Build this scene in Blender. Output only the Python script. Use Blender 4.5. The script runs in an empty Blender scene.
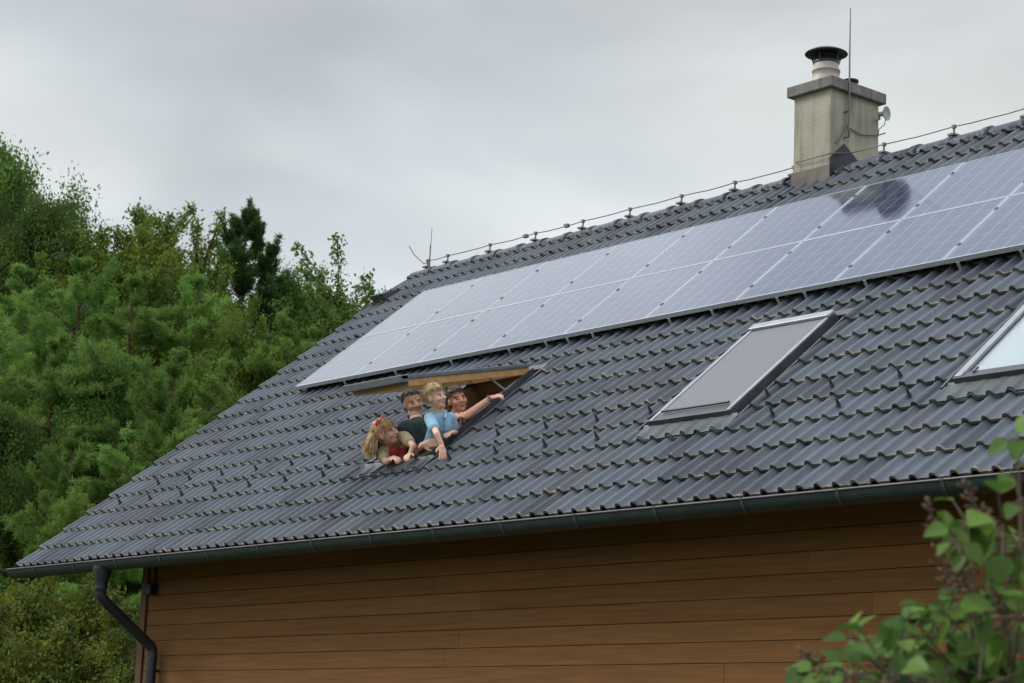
import bpy, bmesh, math, random
import numpy as np
from mathutils import Vector, Matrix
random.seed(7)
rng = np.random.default_rng(7)
sc = bpy.context.scene
COL = sc.collection
PI = math.pi
TH = math.radians(39.2065)                 # roof pitch
CT, ST = math.cos(TH), math.sin(TH)

# ------------------------------------------------------------------ camera
F_PX = 2088.7
CAM = Vector((17.8462, -14.2643, -5.5950))
yaw, pit, rol = 0.88133, 0.200953, 0.0427565
_f = Vector((-math.sin(yaw)*math.cos(pit), math.cos(yaw)*math.cos(pit), math.sin(pit)))
_r0 = Vector((math.cos(yaw), math.sin(yaw), 0)); _u0 = _r0.cross(_f)
CR = (_r0*math.cos(rol) + _u0*math.sin(rol)); CU = (-_r0*math.sin(rol) + _u0*math.cos(rol)); CF = _f
cam = bpy.data.cameras.new('camera'); camo = bpy.data.objects.new('camera', cam); COL.objects.link(camo)
m = Matrix.Identity(4)
for i in range(3):
    m[i][0] = CR[i]; m[i][1] = CU[i]; m[i][2] = -CF[i]; m[i][3] = CAM[i]
camo.matrix_world = m
cam.sensor_width = 36; cam.lens = F_PX*36/1024; cam.clip_end = 2000
cam.dof.use_dof = True; cam.dof.focus_distance = 16.8; cam.dof.aperture_fstop = 5.6
sc.camera = camo

def ray(px, py): return CF + (px-512)/F_PX*CR - (py-341.5)/F_PX*CU
def at(px, py, y):                          # point on the vertical plane at depth y
    d = ray(px, py); return CAM + d*((y-CAM.y)/d.y)
def view(a, b, c):                          # a to the right, b towards the viewer, c up
    return (a*CR - b*CF + c*CU).normalized()
def off(a, b, c): return a*CR - b*CF + c*CU
def roof(u, v, n=0.0):                      # point on the front slope: along ridge, down slope, above it
    return Vector((u, -v*CT - n*ST, -v*ST + n*CT))
RM = Matrix.Rotation(TH, 4, 'X')

# ------------------------------------------------------------------ materials
def mat(name, col, rough=.6, metal=0, spec=.5, noise=None, bump=None, coat=0, ior=None):
    """noise=(scale, colour2, detail, stretch xyz)   bump=(scale, strength)"""
    m = bpy.data.materials.new(name); m.use_nodes = True
    nt = m.node_tree; b = nt.nodes['Principled BSDF']
    b.inputs['Base Color'].default_value = (*col, 1); b.inputs['Roughness'].default_value = rough
    b.inputs['Metallic'].default_value = metal; b.inputs['Specular IOR Level'].default_value = spec
    b.inputs['Coat Weight'].default_value = coat
    if ior: b.inputs['IOR'].default_value = ior
    if noise or bump:
        tc = nt.nodes.new('ShaderNodeTexCoord')
    if noise:
        mp = nt.nodes.new('ShaderNodeMapping'); nt.links.new(tc.outputs['Object'], mp.inputs[0])
        mp.inputs['Scale'].default_value = noise[3] if len(noise) > 3 else (1, 1, 1)
        n = nt.nodes.new('ShaderNodeTexNoise'); n.inputs['Scale'].default_value = noise[0]; n.inputs['Detail'].default_value = noise[2]
        nt.links.new(mp.outputs[0], n.inputs[0])
        r = nt.nodes.new('ShaderNodeValToRGB'); r.color_ramp.elements[0].position = .35; r.color_ramp.elements[1].position = .68
        r.color_ramp.elements[0].color = (*col, 1); r.color_ramp.elements[1].color = (*noise[1], 1)
        nt.links.new(n.outputs[0], r.inputs[0]); nt.links.new(r.outputs[0], b.inputs['Base Color'])
        m['ramp'] = r.name
    if bump:
        n2 = nt.nodes.new('ShaderNodeTexNoise'); n2.inputs['Scale'].default_value = bump[0]; n2.inputs['Detail'].default_value = 4
        nt.links.new(tc.outputs['Object'], n2.inputs[0])
        bp = nt.nodes.new('ShaderNodeBump'); bp.inputs['Strength'].default_value = bump[1]; bp.inputs['Distance'].default_value = .01
        nt.links.new(n2.outputs[0], bp.inputs['Height']); nt.links.new(bp.outputs[0], b.inputs['Normal'])
    return m

def leaf_mat(name, c1, c2, trans=.35, gloss=.05):
    m = bpy.data.materials.new(name); m.use_nodes = True; nt = m.node_tree
    nt.nodes.remove(nt.nodes['Principled BSDF']); out = nt.nodes['Material Output']
    a = nt.nodes.new('ShaderNodeAttribute'); a.attribute_name = 'tint'
    r = nt.nodes.new('ShaderNodeValToRGB'); r.color_ramp.elements[0].color = (*c1, 1); r.color_ramp.elements[1].color = (*c2, 1)
    nt.links.new(a.outputs['Fac'], r.inputs[0])
    oi = nt.nodes.new('ShaderNodeObjectInfo')
    hs = nt.nodes.new('ShaderNodeHueSaturation')
    mr = nt.nodes.new('ShaderNodeMapRange'); mr.inputs['To Min'].default_value = .85; mr.inputs['To Max'].default_value = 1.18
    nt.links.new(oi.outputs['Random'], mr.inputs['Value']); nt.links.new(mr.outputs[0], hs.inputs['Value'])
    mr2 = nt.nodes.new('ShaderNodeMapRange'); mr2.inputs['To Min'].default_value = .490; mr2.inputs['To Max'].default_value = .506
    nt.links.new(oi.outputs['Random'], mr2.inputs['Value']); nt.links.new(mr2.outputs[0], hs.inputs['Hue'])
    nt.links.new(r.outputs[0], hs.inputs['Color'])
    d = nt.nodes.new('ShaderNodeBsdfDiffuse'); t = nt.nodes.new('ShaderNodeBsdfTranslucent'); g = nt.nodes.new('ShaderNodeBsdfGlossy')
    g.inputs['Roughness'].default_value = .45; g.inputs['Color'].default_value = (.8, .85, .8, 1)
    nt.links.new(hs.outputs[0], d.inputs[0]); nt.links.new(hs.outputs[0], t.inputs[0])
    x = nt.nodes.new('ShaderNodeMixShader'); x.inputs[0].default_value = trans
    nt.links.new(d.outputs[0], x.inputs[1]); nt.links.new(t.outputs[0], x.inputs[2])
    y = nt.nodes.new('ShaderNodeMixShader'); y.inputs[0].default_value = gloss
    nt.links.new(x.outputs[0], y.inputs[1]); nt.links.new(g.outputs[0], y.inputs[2])
    nt.links.new(y.outputs[0], out.inputs[0])
    return m

# concrete tile: slate grey, each tile a little different, streaked and weathered
def tile_mat():
    m = mat('roof_tile', (.05, .055, .064), rough=.46, spec=.45, bump=(60, .25))
    nt = m.node_tree; b = nt.nodes['Principled BSDF']; tc = [n for n in nt.nodes if n.type == 'TEX_COORD'][0]
    at_ = nt.nodes.new('ShaderNodeAttribute'); at_.attribute_name = 'tint'
    mp = nt.nodes.new('ShaderNodeMapping'); mp.inputs['Scale'].default_value = (9, 1.2, 1.2); nt.links.new(tc.outputs['Object'], mp.inputs[0])
    n = nt.nodes.new('ShaderNodeTexNoise'); n.inputs['Scale'].default_value = 2.2; n.inputs['Detail'].default_value = 7; nt.links.new(mp.outputs[0], n.inputs[0])
    add = nt.nodes.new('ShaderNodeMath'); add.operation = 'MULTIPLY_ADD'; add.inputs[1].default_value = .85; nt.links.new(at_.outputs['Fac'], add.inputs[0]); nt.links.new(n.outputs[0], add.inputs[2])
    r = nt.nodes.new('ShaderNodeValToRGB'); e = r.color_ramp.elements
    e[0].position = .35; e[0].color = (.018, .025, .036, 1); e[1].position = 1.0; e[1].color = (.068, .084, .106, 1)
    nt.links.new(add.outputs[0], r.inputs[0])
    # scattered pale lichen dots and brown moss films
    n3 = nt.nodes.new('ShaderNodeTexNoise'); n3.inputs['Scale'].default_value = 1.1; n3.inputs['Detail'].default_value = 8; nt.links.new(tc.outputs['Object'], n3.inputs[0])
    r3 = nt.nodes.new('ShaderNodeValToRGB'); r3.color_ramp.elements[0].position = .56; r3.color_ramp.elements[1].position = .75
    r3.color_ramp.elements[1].color = (.5, .5, .5, 1)
    nt.links.new(n3.outputs[0], r3.inputs[0])
    mx = nt.nodes.new('ShaderNodeMixRGB'); mx.inputs[2].default_value = (.075, .068, .05, 1)
    nt.links.new(r3.outputs[0], mx.inputs[0]); nt.links.new(r.outputs[0], mx.inputs[1]); nt.links.new(mx.outputs[0], b.inputs['Base Color'])
    rr = nt.nodes.new('ShaderNodeMapRange'); rr.inputs['To Min'].default_value = .36; rr.inputs['To Max'].default_value = .62
    nt.links.new(n.outputs[0], rr.inputs['Value']); nt.links.new(rr.outputs[0], b.inputs['Roughness'])
    return m
M = {}
M['tile'] = tile_mat()
M['tile_nose'] = mat('weathered_tile_edge', (.055, .054, .050), rough=.9, spec=.2, noise=(7, (.26, .235, .18), 7), bump=(90, .5))
M['underlay'] = mat('roof_underlay', (.03, .03, .032), rough=.9)
M['wood_wall'] = None
M['dark_wood'] = mat('dark_stained_wood', (.11, .045, .02), rough=.6, noise=(6, (.17, .07, .03), 6, (1, 1, .1)))
M['soffit'] = mat('soffit_boards', (.09, .055, .03), rough=.7, noise=(5, (.13, .08, .04), 5, (.15, 1, 1)))
M['gutter'] = mat('coated_steel_green', (.017, .030, .030), rough=.45, spec=.35, noise=(5, (.030, .044, .042), 6, (1, 1, 4)), bump=(8, .04))
M['pipe'] = mat('coated_steel_dark', (.018, .022, .028), rough=.38, noise=(5, (.032, .037, .044), 4))
M['lead'] = mat('lead_flashing', (.062, .076, .082), rough=.55, metal=.1, noise=(7, (.095, .112, .116), 5), bump=(25, .2))
M['dark_lead'] = mat('dark_lead_flashing', (.032, .041, .048), rough=.5, metal=.1, noise=(6, (.055, .066, .072), 5), bump=(25, .25))
M['dark_metal'] = mat('dark_grey_cladding', (.055, .058, .062), rough=.42, metal=.2, noise=(6, (.085, .088, .092), 4))
M['alu'] = mat('grey_aluminium', (.30, .32, .34), rough=.42, metal=.5, noise=(9, (.37, .39, .40), 4))
M['sash_alu'] = mat('dark_grey_aluminium', (.13, .145, .16), rough=.42, metal=.4, noise=(9, (.17, .185, .20), 4))
M['bracket'] = mat('mill_aluminium', (.5, .52, .53), rough=.4, metal=.7)
M['frame_alu'] = mat('anodised_frame', (.56, .59, .61), rough=.4, metal=.4)
M['galv'] = mat('galvanised_wire', (.16, .15, .14), rough=.55, metal=.6, noise=(30, (.25, .2, .17), 3))
M['pine'] = mat('varnished_pine', (.42, .23, .09), rough=.4, noise=(5, (.55, .33, .14), 6, (.2, 3, 3)))
M['plaster'] = mat('attic_boards', (.16, .10, .06), rough=.9)
M['dark_pine'] = mat('brown_lining', (.20, .10, .045), rough=.5, noise=(5, (.28, .15, .07), 6, (.2, 3, 3)))
M['render'] = mat('weathered_render', (.33, .305, .23), rough=.9, spec=.2, noise=(3.2, (.43, .405, .32), 8), bump=(35, .5))
def streaks(m, dark, amount):
    nt = m.node_tree; b = nt.nodes['Principled BSDF']; src = b.inputs['Base Color'].links[0].from_socket
    tc = [n for n in nt.nodes if n.type == 'TEX_COORD'][0]; mp = nt.nodes.new('ShaderNodeMapping'); mp.inputs['Scale'].default_value = (9, 9, .9); nt.links.new(tc.outputs['Object'], mp.inputs[0])
    n = nt.nodes.new('ShaderNodeTexNoise'); n.inputs['Scale'].default_value = 1.6; n.inputs['Detail'].default_value = 7; nt.links.new(mp.outputs[0], n.inputs[0])
    r = nt.nodes.new('ShaderNodeMapRange'); r.inputs['From Min'].default_value = .50; r.inputs['From Max'].default_value = .72; r.inputs['To Max'].default_value = amount; nt.links.new(n.outputs[0], r.inputs['Value'])
    x = nt.nodes.new('ShaderNodeMixRGB'); x.inputs[2].default_value = (*dark, 1); nt.links.new(r.outputs[0], x.inputs[0]); nt.links.new(src, x.inputs[1]); nt.links.new(x.outputs[0], b.inputs['Base Color'])
M['concrete'] = mat('concrete_cap', (.17, .16, .145), rough=.9, spec=.2, noise=(8, (.26, .245, .22), 8), bump=(45, .5))
streaks(M['render'], (.13, .125, .10), .65); streaks(M['concrete'], (.07, .066, .055), .6)
M['flue'] = mat('cream_ceramic', (.50, .46, .38), rough=.5, noise=(6, (.40, .36, .29), 5, (1, 1, .4)))
M['rusty'] = mat('brown_sheet_metal', (.105, .085, .068), rough=.6, metal=.15, noise=(7, (.165, .135, .11), 5))
M['black_metal'] = mat('black_metal', (.018, .02, .026), rough=.4, metal=.3)
M['blind'] = mat('grey_awning_fabric', (.19, .195, .205), rough=.8, spec=.3, bump=(400, .15))
M['white_blind'] = mat('white_roller_blind', (.70, .74, .73), rough=.7)
M['cable'] = mat('cable', (.12, .13, .12), rough=.6)
M['dish'] = mat('pale_plastic', (.32, .38, .34), rough=.45)
# glass of the roof window panes
def glass_mat():
    m = bpy.data.materials.new('window_glass'); m.use_nodes = True; b = m.node_tree.nodes['Principled BSDF']
    b.inputs['Base Color'].default_value = (.9, .95, .93, 1); b.inputs['Transmission Weight'].default_value = 1; b.inputs['Roughness'].default_value = .02; b.inputs['IOR'].default_value = 1.45
    return m
M['glass'] = glass_mat()
# wooden wall boards
def wall_mat():
    m = mat('stained_larch_boards', (.2, .09, .035), rough=.7, spec=.2, bump=(30, .12))
    nt = m.node_tree; b = nt.nodes['Principled BSDF']; tc = [n for n in nt.nodes if n.type == 'TEX_COORD'][0]
    a = nt.nodes.new('ShaderNodeAttribute'); a.attribute_name = 'tint'
    mp = nt.nodes.new('ShaderNodeMapping'); mp.inputs['Scale'].default_value = (.5, 5, 14); nt.links.new(tc.outputs['Object'], mp.inputs[0])
    n = nt.nodes.new('ShaderNodeTexNoise'); n.inputs['Scale'].default_value = 3; n.inputs['Detail'].default_value = 8; n.inputs['Distortion'].default_value = .6; nt.links.new(mp.outputs[0], n.inputs[0])
    ad = nt.nodes.new('ShaderNodeMath'); ad.operation = 'MULTIPLY_ADD'; ad.inputs[1].default_value = .28; nt.links.new(a.outputs['Fac'], ad.inputs[0]); nt.links.new(n.outputs[0], ad.inputs[2])
    r = nt.nodes.new('ShaderNodeValToRGB'); e = r.color_ramp.elements; e[0].position = .3; e[0].color = (.160, .072, .023, 1); e[1].position = 1.15; e[1].color = (.290, .138, .048, 1)
    nt.links.new(ad.outputs[0], r.inputs[0]); nt.links.new(r.outputs[0], b.inputs['Base Color'])
    return m
M['wood_wall'] = wall_mat()
# solar glass: cells, gaps and busbars in object space (metres)
def cell_mat(W, H):
    m = bpy.data.materials.new('solar_cells'); m.use_nodes = True; nt = m.node_tree; b = nt.nodes['Principled BSDF']
    tc = nt.nodes.new('ShaderNodeTexCoord'); sx = nt.nodes.new('ShaderNodeSeparateXYZ'); nt.links.new(tc.outputs['Object'], sx.inputs[0])
    def grid(out, step, width, off=0):
        a = nt.nodes.new('ShaderNodeMath'); a.operation = 'ADD'; a.inputs[1].default_value = off + 100*step; nt.links.new(out, a.inputs[0])
        d = nt.nodes.new('ShaderNodeMath'); d.operation = 'MODULO'; d.inputs[1].default_value = step; nt.links.new(a.outputs[0], d.inputs[0])
        s = nt.nodes.new('ShaderNodeMath'); s.operation = 'SUBTRACT'; s.inputs[1].default_value = step/2; nt.links.new(d.outputs[0], s.inputs[0])
        ab = nt.nodes.new('ShaderNodeMath'); ab.operation = 'ABSOLUTE'; nt.links.new(s.outputs[0], ab.inputs[0])
        g = nt.nodes.new('ShaderNodeMath'); g.operation = 'LESS_THAN'; g.inputs[1].default_value = width/2; nt.links.new(ab.outputs[0], g.inputs[0])
        return g.outputs[0]
    cx, cy = (W-.06)/6, (H-.06)/6
    gx = grid(sx.outputs[0], cx, .0045, -.03+cx/2); gy = grid(sx.outputs[1], cy, .0022, -.03+cy/2)
    bx = grid(sx.outputs[0], cx/4, .0016, -.03)
    mx = nt.nodes.new('ShaderNodeMath'); mx.operation = 'MAXIMUM'; nt.links.new(gx, mx.inputs[0]); nt.links.new(gy, mx.inputs[1])
    oi = nt.nodes.new('ShaderNodeObjectInfo')
    n = nt.nodes.new('ShaderNodeTexNoise'); n.inputs['Scale'].default_value = 3.5; n.inputs['Detail'].default_value = 5; nt.links.new(tc.outputs['Object'], n.inputs[0])
    r = nt.nodes.new('ShaderNodeValToRGB'); r.color_ramp.elements[0].color = (.022, .030, .058, 1); r.color_ramp.elements[1].color = (.042, .052, .088, 1)
    nt.links.new(n.outputs[0], r.inputs[0])
    c1 = nt.nodes.new('ShaderNodeMixRGB'); c1.inputs[2].default_value = (.16, .17, .2, 1); nt.links.new(bx, c1.inputs[0]); nt.links.new(r.outputs[0], c1.inputs[1])
    c2 = nt.nodes.new('ShaderNodeMixRGB'); c2.inputs[2].default_value = (.30, .32, .35, 1); nt.links.new(mx.outputs[0], c2.inputs[0]); nt.links.new(c1.outputs[0], c2.inputs[1])
    nt.links.new(c2.outputs[0], b.inputs['Base Color'])
    b.inputs['Roughness'].default_value = .13; b.inputs['IOR'].default_value = 1.85; b.inputs['Specular IOR Level'].default_value = .5
    rr = nt.nodes.new('ShaderNodeMapRange'); rr.inputs['To Min'].default_value = .05; rr.inputs['To Max'].default_value = .13
    n2 = nt.nodes.new('ShaderNodeTexNoise'); n2.inputs['Scale'].default_value = 1.2; n2.inputs['Detail'].default_value = 6; nt.links.new(tc.outputs['Object'], n2.inputs[0])
    nt.links.new(n2.outputs[0], rr.inputs['Value']); nt.links.new(rr.outputs[0], b.inputs['Roughness'])
    return m

# ------------------------------------------------------------------ mesh helpers
class MB:
    def __init__(s): s.v = []; s.f = []; s.m = []; s.s = []; s.t = []
    def add(s, vs, fs, mi=0, smooth=False, tint=0.5, M4=None):
        o = len(s.v)
        s.v += [tuple(M4 @ Vector(p)) for p in vs] if M4 is not None else [tuple(p) for p in vs]
        for f in fs: s.f.append(tuple(i+o for i in f)); s.m.append(mi); s.s.append(smooth); s.t.append(tint)
    def box(s, a, b, mi=0, M4=None, tint=.5, bev=0):
        (x0, y0, z0), (x1, y1, z1) = a, b
        x0, x1 = sorted((x0, x1)); y0, y1 = sorted((y0, y1)); z0, z1 = sorted((z0, z1))
        if bev:
            bm = bmesh.new(); bmesh.ops.create_cube(bm, size=1)
            for v in bm.verts: v.co = ((x0+x1)/2+v.co.x*(x1-x0), (y0+y1)/2+v.co.y*(y1-y0), (z0+z1)/2+v.co.z*(z1-z0))
            bmesh.ops.bevel(bm, geom=list(bm.edges), offset=bev, segments=2, affect='EDGES', profile=.5)
            s.add([v.co.copy() for v in bm.verts], [[v.index for v in f.verts] for f in bm.faces], mi, False, tint, M4); bm.free(); return
        vs = [(x0,y0,z0),(x1,y0,z0),(x1,y1,z0),(x0,y1,z0),(x0,y0,z1),(x1,y0,z1),(x1,y1,z1),(x0,y1,z1)]
        s.add(vs, [(3,2,1,0),(4,5,6,7),(0,1,5,4),(1,2,6,5),(2,3,7,6),(3,0,4,7)], mi, False, tint, M4)
    def tube(s, pts, rad, n=10, mi=0, caps=True, tint=.5, M4=None):
        pts = [Vector(p) for p in pts]; rads = rad if isinstance(rad, (list, tuple)) else [rad]*len(pts)
        vs = []; fs = []; prev = None
        for i, p in enumerate(pts):
            d = (pts[min(i+1, len(pts)-1)] - pts[max(i-1, 0)]).normalized()
            if prev is None: prev = d.orthogonal().normalized()
            a = (prev - d*prev.dot(d)).normalized(); prev = a; b = d.cross(a)
            for k in range(n): vs.append(p + (a*math.cos(2*PI*k/n) + b*math.sin(2*PI*k/n))*rads[i])
        for i in range(len(pts)-1):
            for k in range(n): fs.append((i*n+k, i*n+(k+1)%n, (i+1)*n+(k+1)%n, (i+1)*n+k))
        s.add(vs, fs, mi, True, tint, M4)
        if caps:
            s.add(vs[:n], [tuple(range(n))[::-1]], mi, False, tint, M4); s.add(vs[-n:], [tuple(range(n))], mi, False, tint, M4)
    def lathe(s, prof, c=(0,0,0), n=32, mi=0, M4=None, caps=True):
        vs = []; fs = []
        for r, z in prof:
            for k in range(n): vs.append((c[0]+r*math.cos(2*PI*k/n), c[1]+r*math.sin(2*PI*k/n), c[2]+z))
        for i in range(len(prof)-1):
            for k in range(n): fs.append((i*n+k, i*n+(k+1)%n, (i+1)*n+(k+1)%n, (i+1)*n+k))
        s.add(vs, fs, mi, True, .5, M4)
        if caps:
            s.add(vs[:n], [tuple(range(n))[::-1]], mi, False, .5, M4); s.add(vs[-n:], [tuple(range(n))], mi, False, .5, M4)
    def prism(s, poly, h0, h1, axis='x', mi=0, M4=None):
        n = len(poly)
        def P(p, h): return (h, p[0], p[1]) if axis == 'x' else ((p[0], h, p[1]) if axis == 'y' else (p[0], p[1], h))
        vs = [P(p, h0) for p in poly] + [P(p, h1) for p in poly]
        s.add(vs, [tuple(range(n))[::-1], tuple(range(n, 2*n))] + [(k, (k+1)%n, n+(k+1)%n, n+k) for k in range(n)], mi, False, .5, M4)
    def mesh(s, name, mats):
        me = bpy.data.meshes.new(name); me.from_pydata(s.v, [], s.f)
        for mm in (mats if isinstance(mats, (list, tuple)) else [mats]): me.materials.append(mm)
        me.polygons.foreach_set('material_index', s.m); me.polygons.foreach_set('use_smooth', s.s)
        a = me.attributes.new('tint', 'FLOAT', 'FACE'); a.data.foreach_set('value', s.t)
        me.update(); return me
    def build(s, name, mats, parent=None, local=False):
        return link(name, s.mesh(name, mats), parent, local)

WM = {}                                     # world matrices of parents, kept by hand
def link(name, me, parent=None, local=False, M4=None):
    """local=False: mesh is in world coordinates; local=True: mesh is in the parent's frame"""
    o = bpy.data.objects.new(name, me); COL.objects.link(o)
    if parent is not None:
        o.parent = parent
        if not local: o.matrix_parent_inverse = WM[parent].inverted()
        WM[o] = WM[parent].copy() if local else Matrix.Identity(4)
        if M4 is not None: o.matrix_basis = M4; WM[o] = WM[o] @ M4
    else:
        if M4 is not None: o.matrix_basis = M4
        WM[o] = M4.copy() if M4 is not None else Matrix.Identity(4)
    return o
def tag(o, label, cat=None, group=None, kind=None):
    if label: o['label'] = label
    if cat: o['category'] = cat
    if group: o['group'] = group
    if kind: o['kind'] = kind
    return o
def thing(name, label, cat, loc=(0,0,0), rot=(0,0,0), group=None):
    o = bpy.data.objects.new(name, None); COL.objects.link(o); o.empty_display_size = .2
    o.location = loc; o.rotation_euler = rot
    WM[o] = Matrix.Translation(Vector(loc)) @ Vector(rot).to_track_quat('Z','Y').to_matrix().to_4x4() if False else Matrix.LocRotScale(Vector(loc), __import__('mathutils').Euler(rot), None)
    return tag(o, label, cat, group)
def copy_tree(o, parent=None):
    c = o.copy(); COL.objects.link(c)
    if parent is not None: c.parent = parent
    for ch in list(o.children): copy_tree(ch, c)
    return c

# ------------------------------------------------------------------ ground
GZ = -7.25
def ground(x, y):
    p = (x+8)*-.80 + (y)*.60
    q = np.maximum(0, p)
    h = .40*(np.sqrt(q*q+9)-3) - .0011*q*q*(q < 120) - (q >= 120)*(.0011*120*120)
    back = np.maximum(0, y-9)
    h = h + .10*(np.sqrt(back*back+16)-4)
    h = 11*np.tanh(h/11)
    return GZ + h + .12*np.sin(x*.9+1)*np.cos(y*.7) + .05*np.sin(x*2.3)*np.sin(y*1.9)
xs = np.concatenate([np.linspace(-600, -90, 18), np.linspace(-86, 40, 110), np.linspace(50, 600, 18)])
ys = np.concatenate([np.linspace(-600, -60, 16), np.linspace(-55, 70, 110), np.linspace(80, 600, 18)])
X, Y = np.meshgrid(xs, ys); Z = ground(X, Y)
g = MB(); nx = len(xs)
g.add(np.stack([X.ravel(), Y.ravel(), Z.ravel()], 1).tolist(), [(j*nx+i, j*nx+i+1, (j+1)*nx+i+1, (j+1)*nx+i) for j in range(len(ys)-1) for i in range(nx-1)], 0, True)
M['soil'] = mat('grassy_ground', (.035, .055, .018), rough=.95, spec=.1, noise=(1.5, (.065, .06, .03), 8), bump=(6, .6))
tag(g.build('ground', M['soil']), None, None, None, 'structure')

# ------------------------------------------------------------------ house
UL, UR = -1.25, 13.6                        # verges
VE = 6.13                                   # nose of the eave tile
COURSE, TW = .3140, .2965
WALL_Y = -4.077; WX0, WX1 = .09, 12.6; YB = 4.08
SOF = -3.985; WTOP = -3.5585
house = thing('house', 'wooden house with dark tiled roof, chimney and roof windows', 'house', (6.3, 0, GZ))
WINS = [(3.44, 4.25, 3.57, 4.98), (6.90, 7.70, 3.57, 4.98), (9.68, 10.48, 3.57, 4.98)]
def wave(u):                                # two narrow steep rolls per tile, broad flat pans between
    s = ((u-UL)/(TW/2)) % 1.0
    w = .43
    if s < w: return .034*(max(0, math.sin(PI*s/w)))**.58
    return .003*math.sin(PI*(s-w)/(1-w))
CHX0, CHX1 = 4.848, 5.308
NS = 22
tb = MB()
ncol = int(round((UR-UL)/TW))
def tile_n(v, vn): return .030*(1-(vn-v)/.36)
def EDGE(tb, n1, tint):
    n0 = len(tb.v)-n1*2
    for j in range(n1-1):
        tb.f.append((n0+j, n0+n1+j, n0+n1+j+1, n0+j+1)); tb.m.append(1); tb.s.append(True); tb.t.append(tint)
k = 0
while True:
    vn = VE - k*COURSE
    if vn < .12: break
    vt = max(vn-.352, .015)
    for i in range(ncol):
        u0 = UL + i*TW
        if CHX0 < u0+.02 and u0+TW < CHX1+.02 and vn < .2: continue
        dn = random.uniform(-.002, .0025); dv = random.uniform(-.003, .003); tint = random.random()
        us = [u0+.0008 + (TW-.0016)*j/NS for j in range(NS+1)]
        hs = [wave(u0 + TW*j/NS if j < NS else u0+TW-1e-6) for j in range(NS+1)]
        near = [w for w in WINS if us[-1] > w[0]-.12 and us[0] < w[1]+.12 and vn > w[2]-.10 and vt < w[3]+.03]
        top = [(us[j], -vt, hs[j]+tile_n(vt, vn)+dn) for j in range(NS+1)]
        low = [(us[j], -(vn+dv), hs[j]+.030+dn) for j in range(NS+1)]
        ed = .006+.011*random.random()
        mid = [(us[j], -(vn+dv-ed-.006*math.sin(u0*31+j)), hs[j]+.030+dn-.0004) for j in range(NS+1)]
        bot = [(us[j], -(vn+dv-.002), hs[j]+.030+dn-.021) for j in range(NS+1)]
        und = [(us[j], -(vn+dv-.08), hs[j]+.024+dn-.021) for j in range(NS+1)]
        n1 = NS+1
        if not near:
            tb.add(top+mid+low, [(j, n1+j, n1+j+1, j+1) for j in range(NS)], 0, True, tint); EDGE(tb, n1, tint)
            tb.add(low+bot, [(j, n1+j, n1+j+1, j+1) for j in range(NS)], 1, False, tint)
            tb.add(bot+und, [(j, n1+j, n1+j+1, j+1) for j in range(NS)], 2, False, tint)
        else:
            w = near[0]
            for j in range(NS):
                um = (us[j]+us[j+1])/2
                if w[0]-.10 < um < w[1]+.10:
                    if vt < w[2]-.10:      # keep the part above the window
                        f = (w[2]-.10-vt)/(vn-vt); f = min(1, f)
                        a, b = Vector(top[j]), Vector(top[j+1]); c, d = Vector(low[j+1]), Vector(low[j])
                        tb.add([a, a.lerp(d, f), b.lerp(c, f), b], [(0,1,2,3)], 0, True, tint)
                    if vn > w[3]+.03:      # keep the part below it
                        f = max(0, (w[3]+.03-vt)/(vn-vt))
                        a, b = Vector(top[j]), Vector(top[j+1]); c, d = Vector(low[j+1]), Vector(low[j])
                        tb.add([a.lerp(d, f), d, c, b.lerp(c, f)], [(0,1,2,3)], 0, True, tint)
                        tb.add([low[j], bot[j], bot[j+1], low[j+1]], [(0,1,2,3)], 1, False, tint)
                else:
                    tb.add([top[j], low[j], low[j+1], top[j+1]], [(0,1,2,3)], 0, True, tint)
                    tb.add([low[j], bot[j], bot[j+1], low[j+1]], [(0,1,2,3)], 1, False, tint)
    # verge flaps left and right
    for uu in (UL, UR):
        tb.add([(uu, -vt, .002), (uu, -vn, .032), (uu, -vn, -.10), (uu, -vt, -.13)], [(0,1,2,3)], 0, False, .3)
        tb.add([(uu-.012, -vt, .002), (uu-.012, -vn, .032), (uu-.012, -vn, -.10), (uu-.012, -vt, -.13)], [(3,2,1,0)], 0, False, .3)
        tb.add([(uu-.012, -vn, .032), (uu, -vn, .032), (uu, -vn, -.10), (uu-.012, -vn, -.10)], [(0,1,2,3)], 1, False, .3)
    k += 1
# back slope, plain courses
for k in range(19):
    vn = VE-k*COURSE; vt = max(vn-.33, 0.01)
    a = [Vector((UL, -vt, 0)), Vector((UL, -vn, .04)), Vector((UR, -vn, .04)), Vector((UR, -vt, 0)), Vector((UL, -vn, .015)), Vector((UR, -vn, .015))]
    back = [RM.inverted() @ Vector((p.x, -(RM @ p).y, (RM @ p).z)) for p in a]
    tb.add(back, [(0,1,2,3), (1,4,5,2)], 0, False, .4)
# roof deck under the tiles, with the hole for the open window
def deck(u0, u1, v0, v1):
    tb.box((u0, -v1, -.16), (u1, -v0, -.012), 2)
w = WINS[0]
deck(UL+.05, w[0]-.02, .03, 6.02); deck(w[1]+.02, UR-.05, .03, 6.02)
deck(w[0]-.02, w[1]+.02, .03, w[2]-.02); deck(w[0]-.02, w[1]+.02, w[3]+.02, 6.02)
def to_roof(mb):
    mb.v = [tuple(RM @ Vector(p)) for p in mb.v]; return mb
roofo = to_roof(tb).build('roof', [M['tile'], M['tile_nose'], M['underlay']], house)
# verge trim / back deck closing slab
bd = MB(); bd.prism([(.02, -.05), (4.70, -3.86), (4.70, -4.0), (.02, -.20)], UL+.05, UR-.05, 'x'); bd.build('roof_deck', M['underlay'], house)

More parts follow.
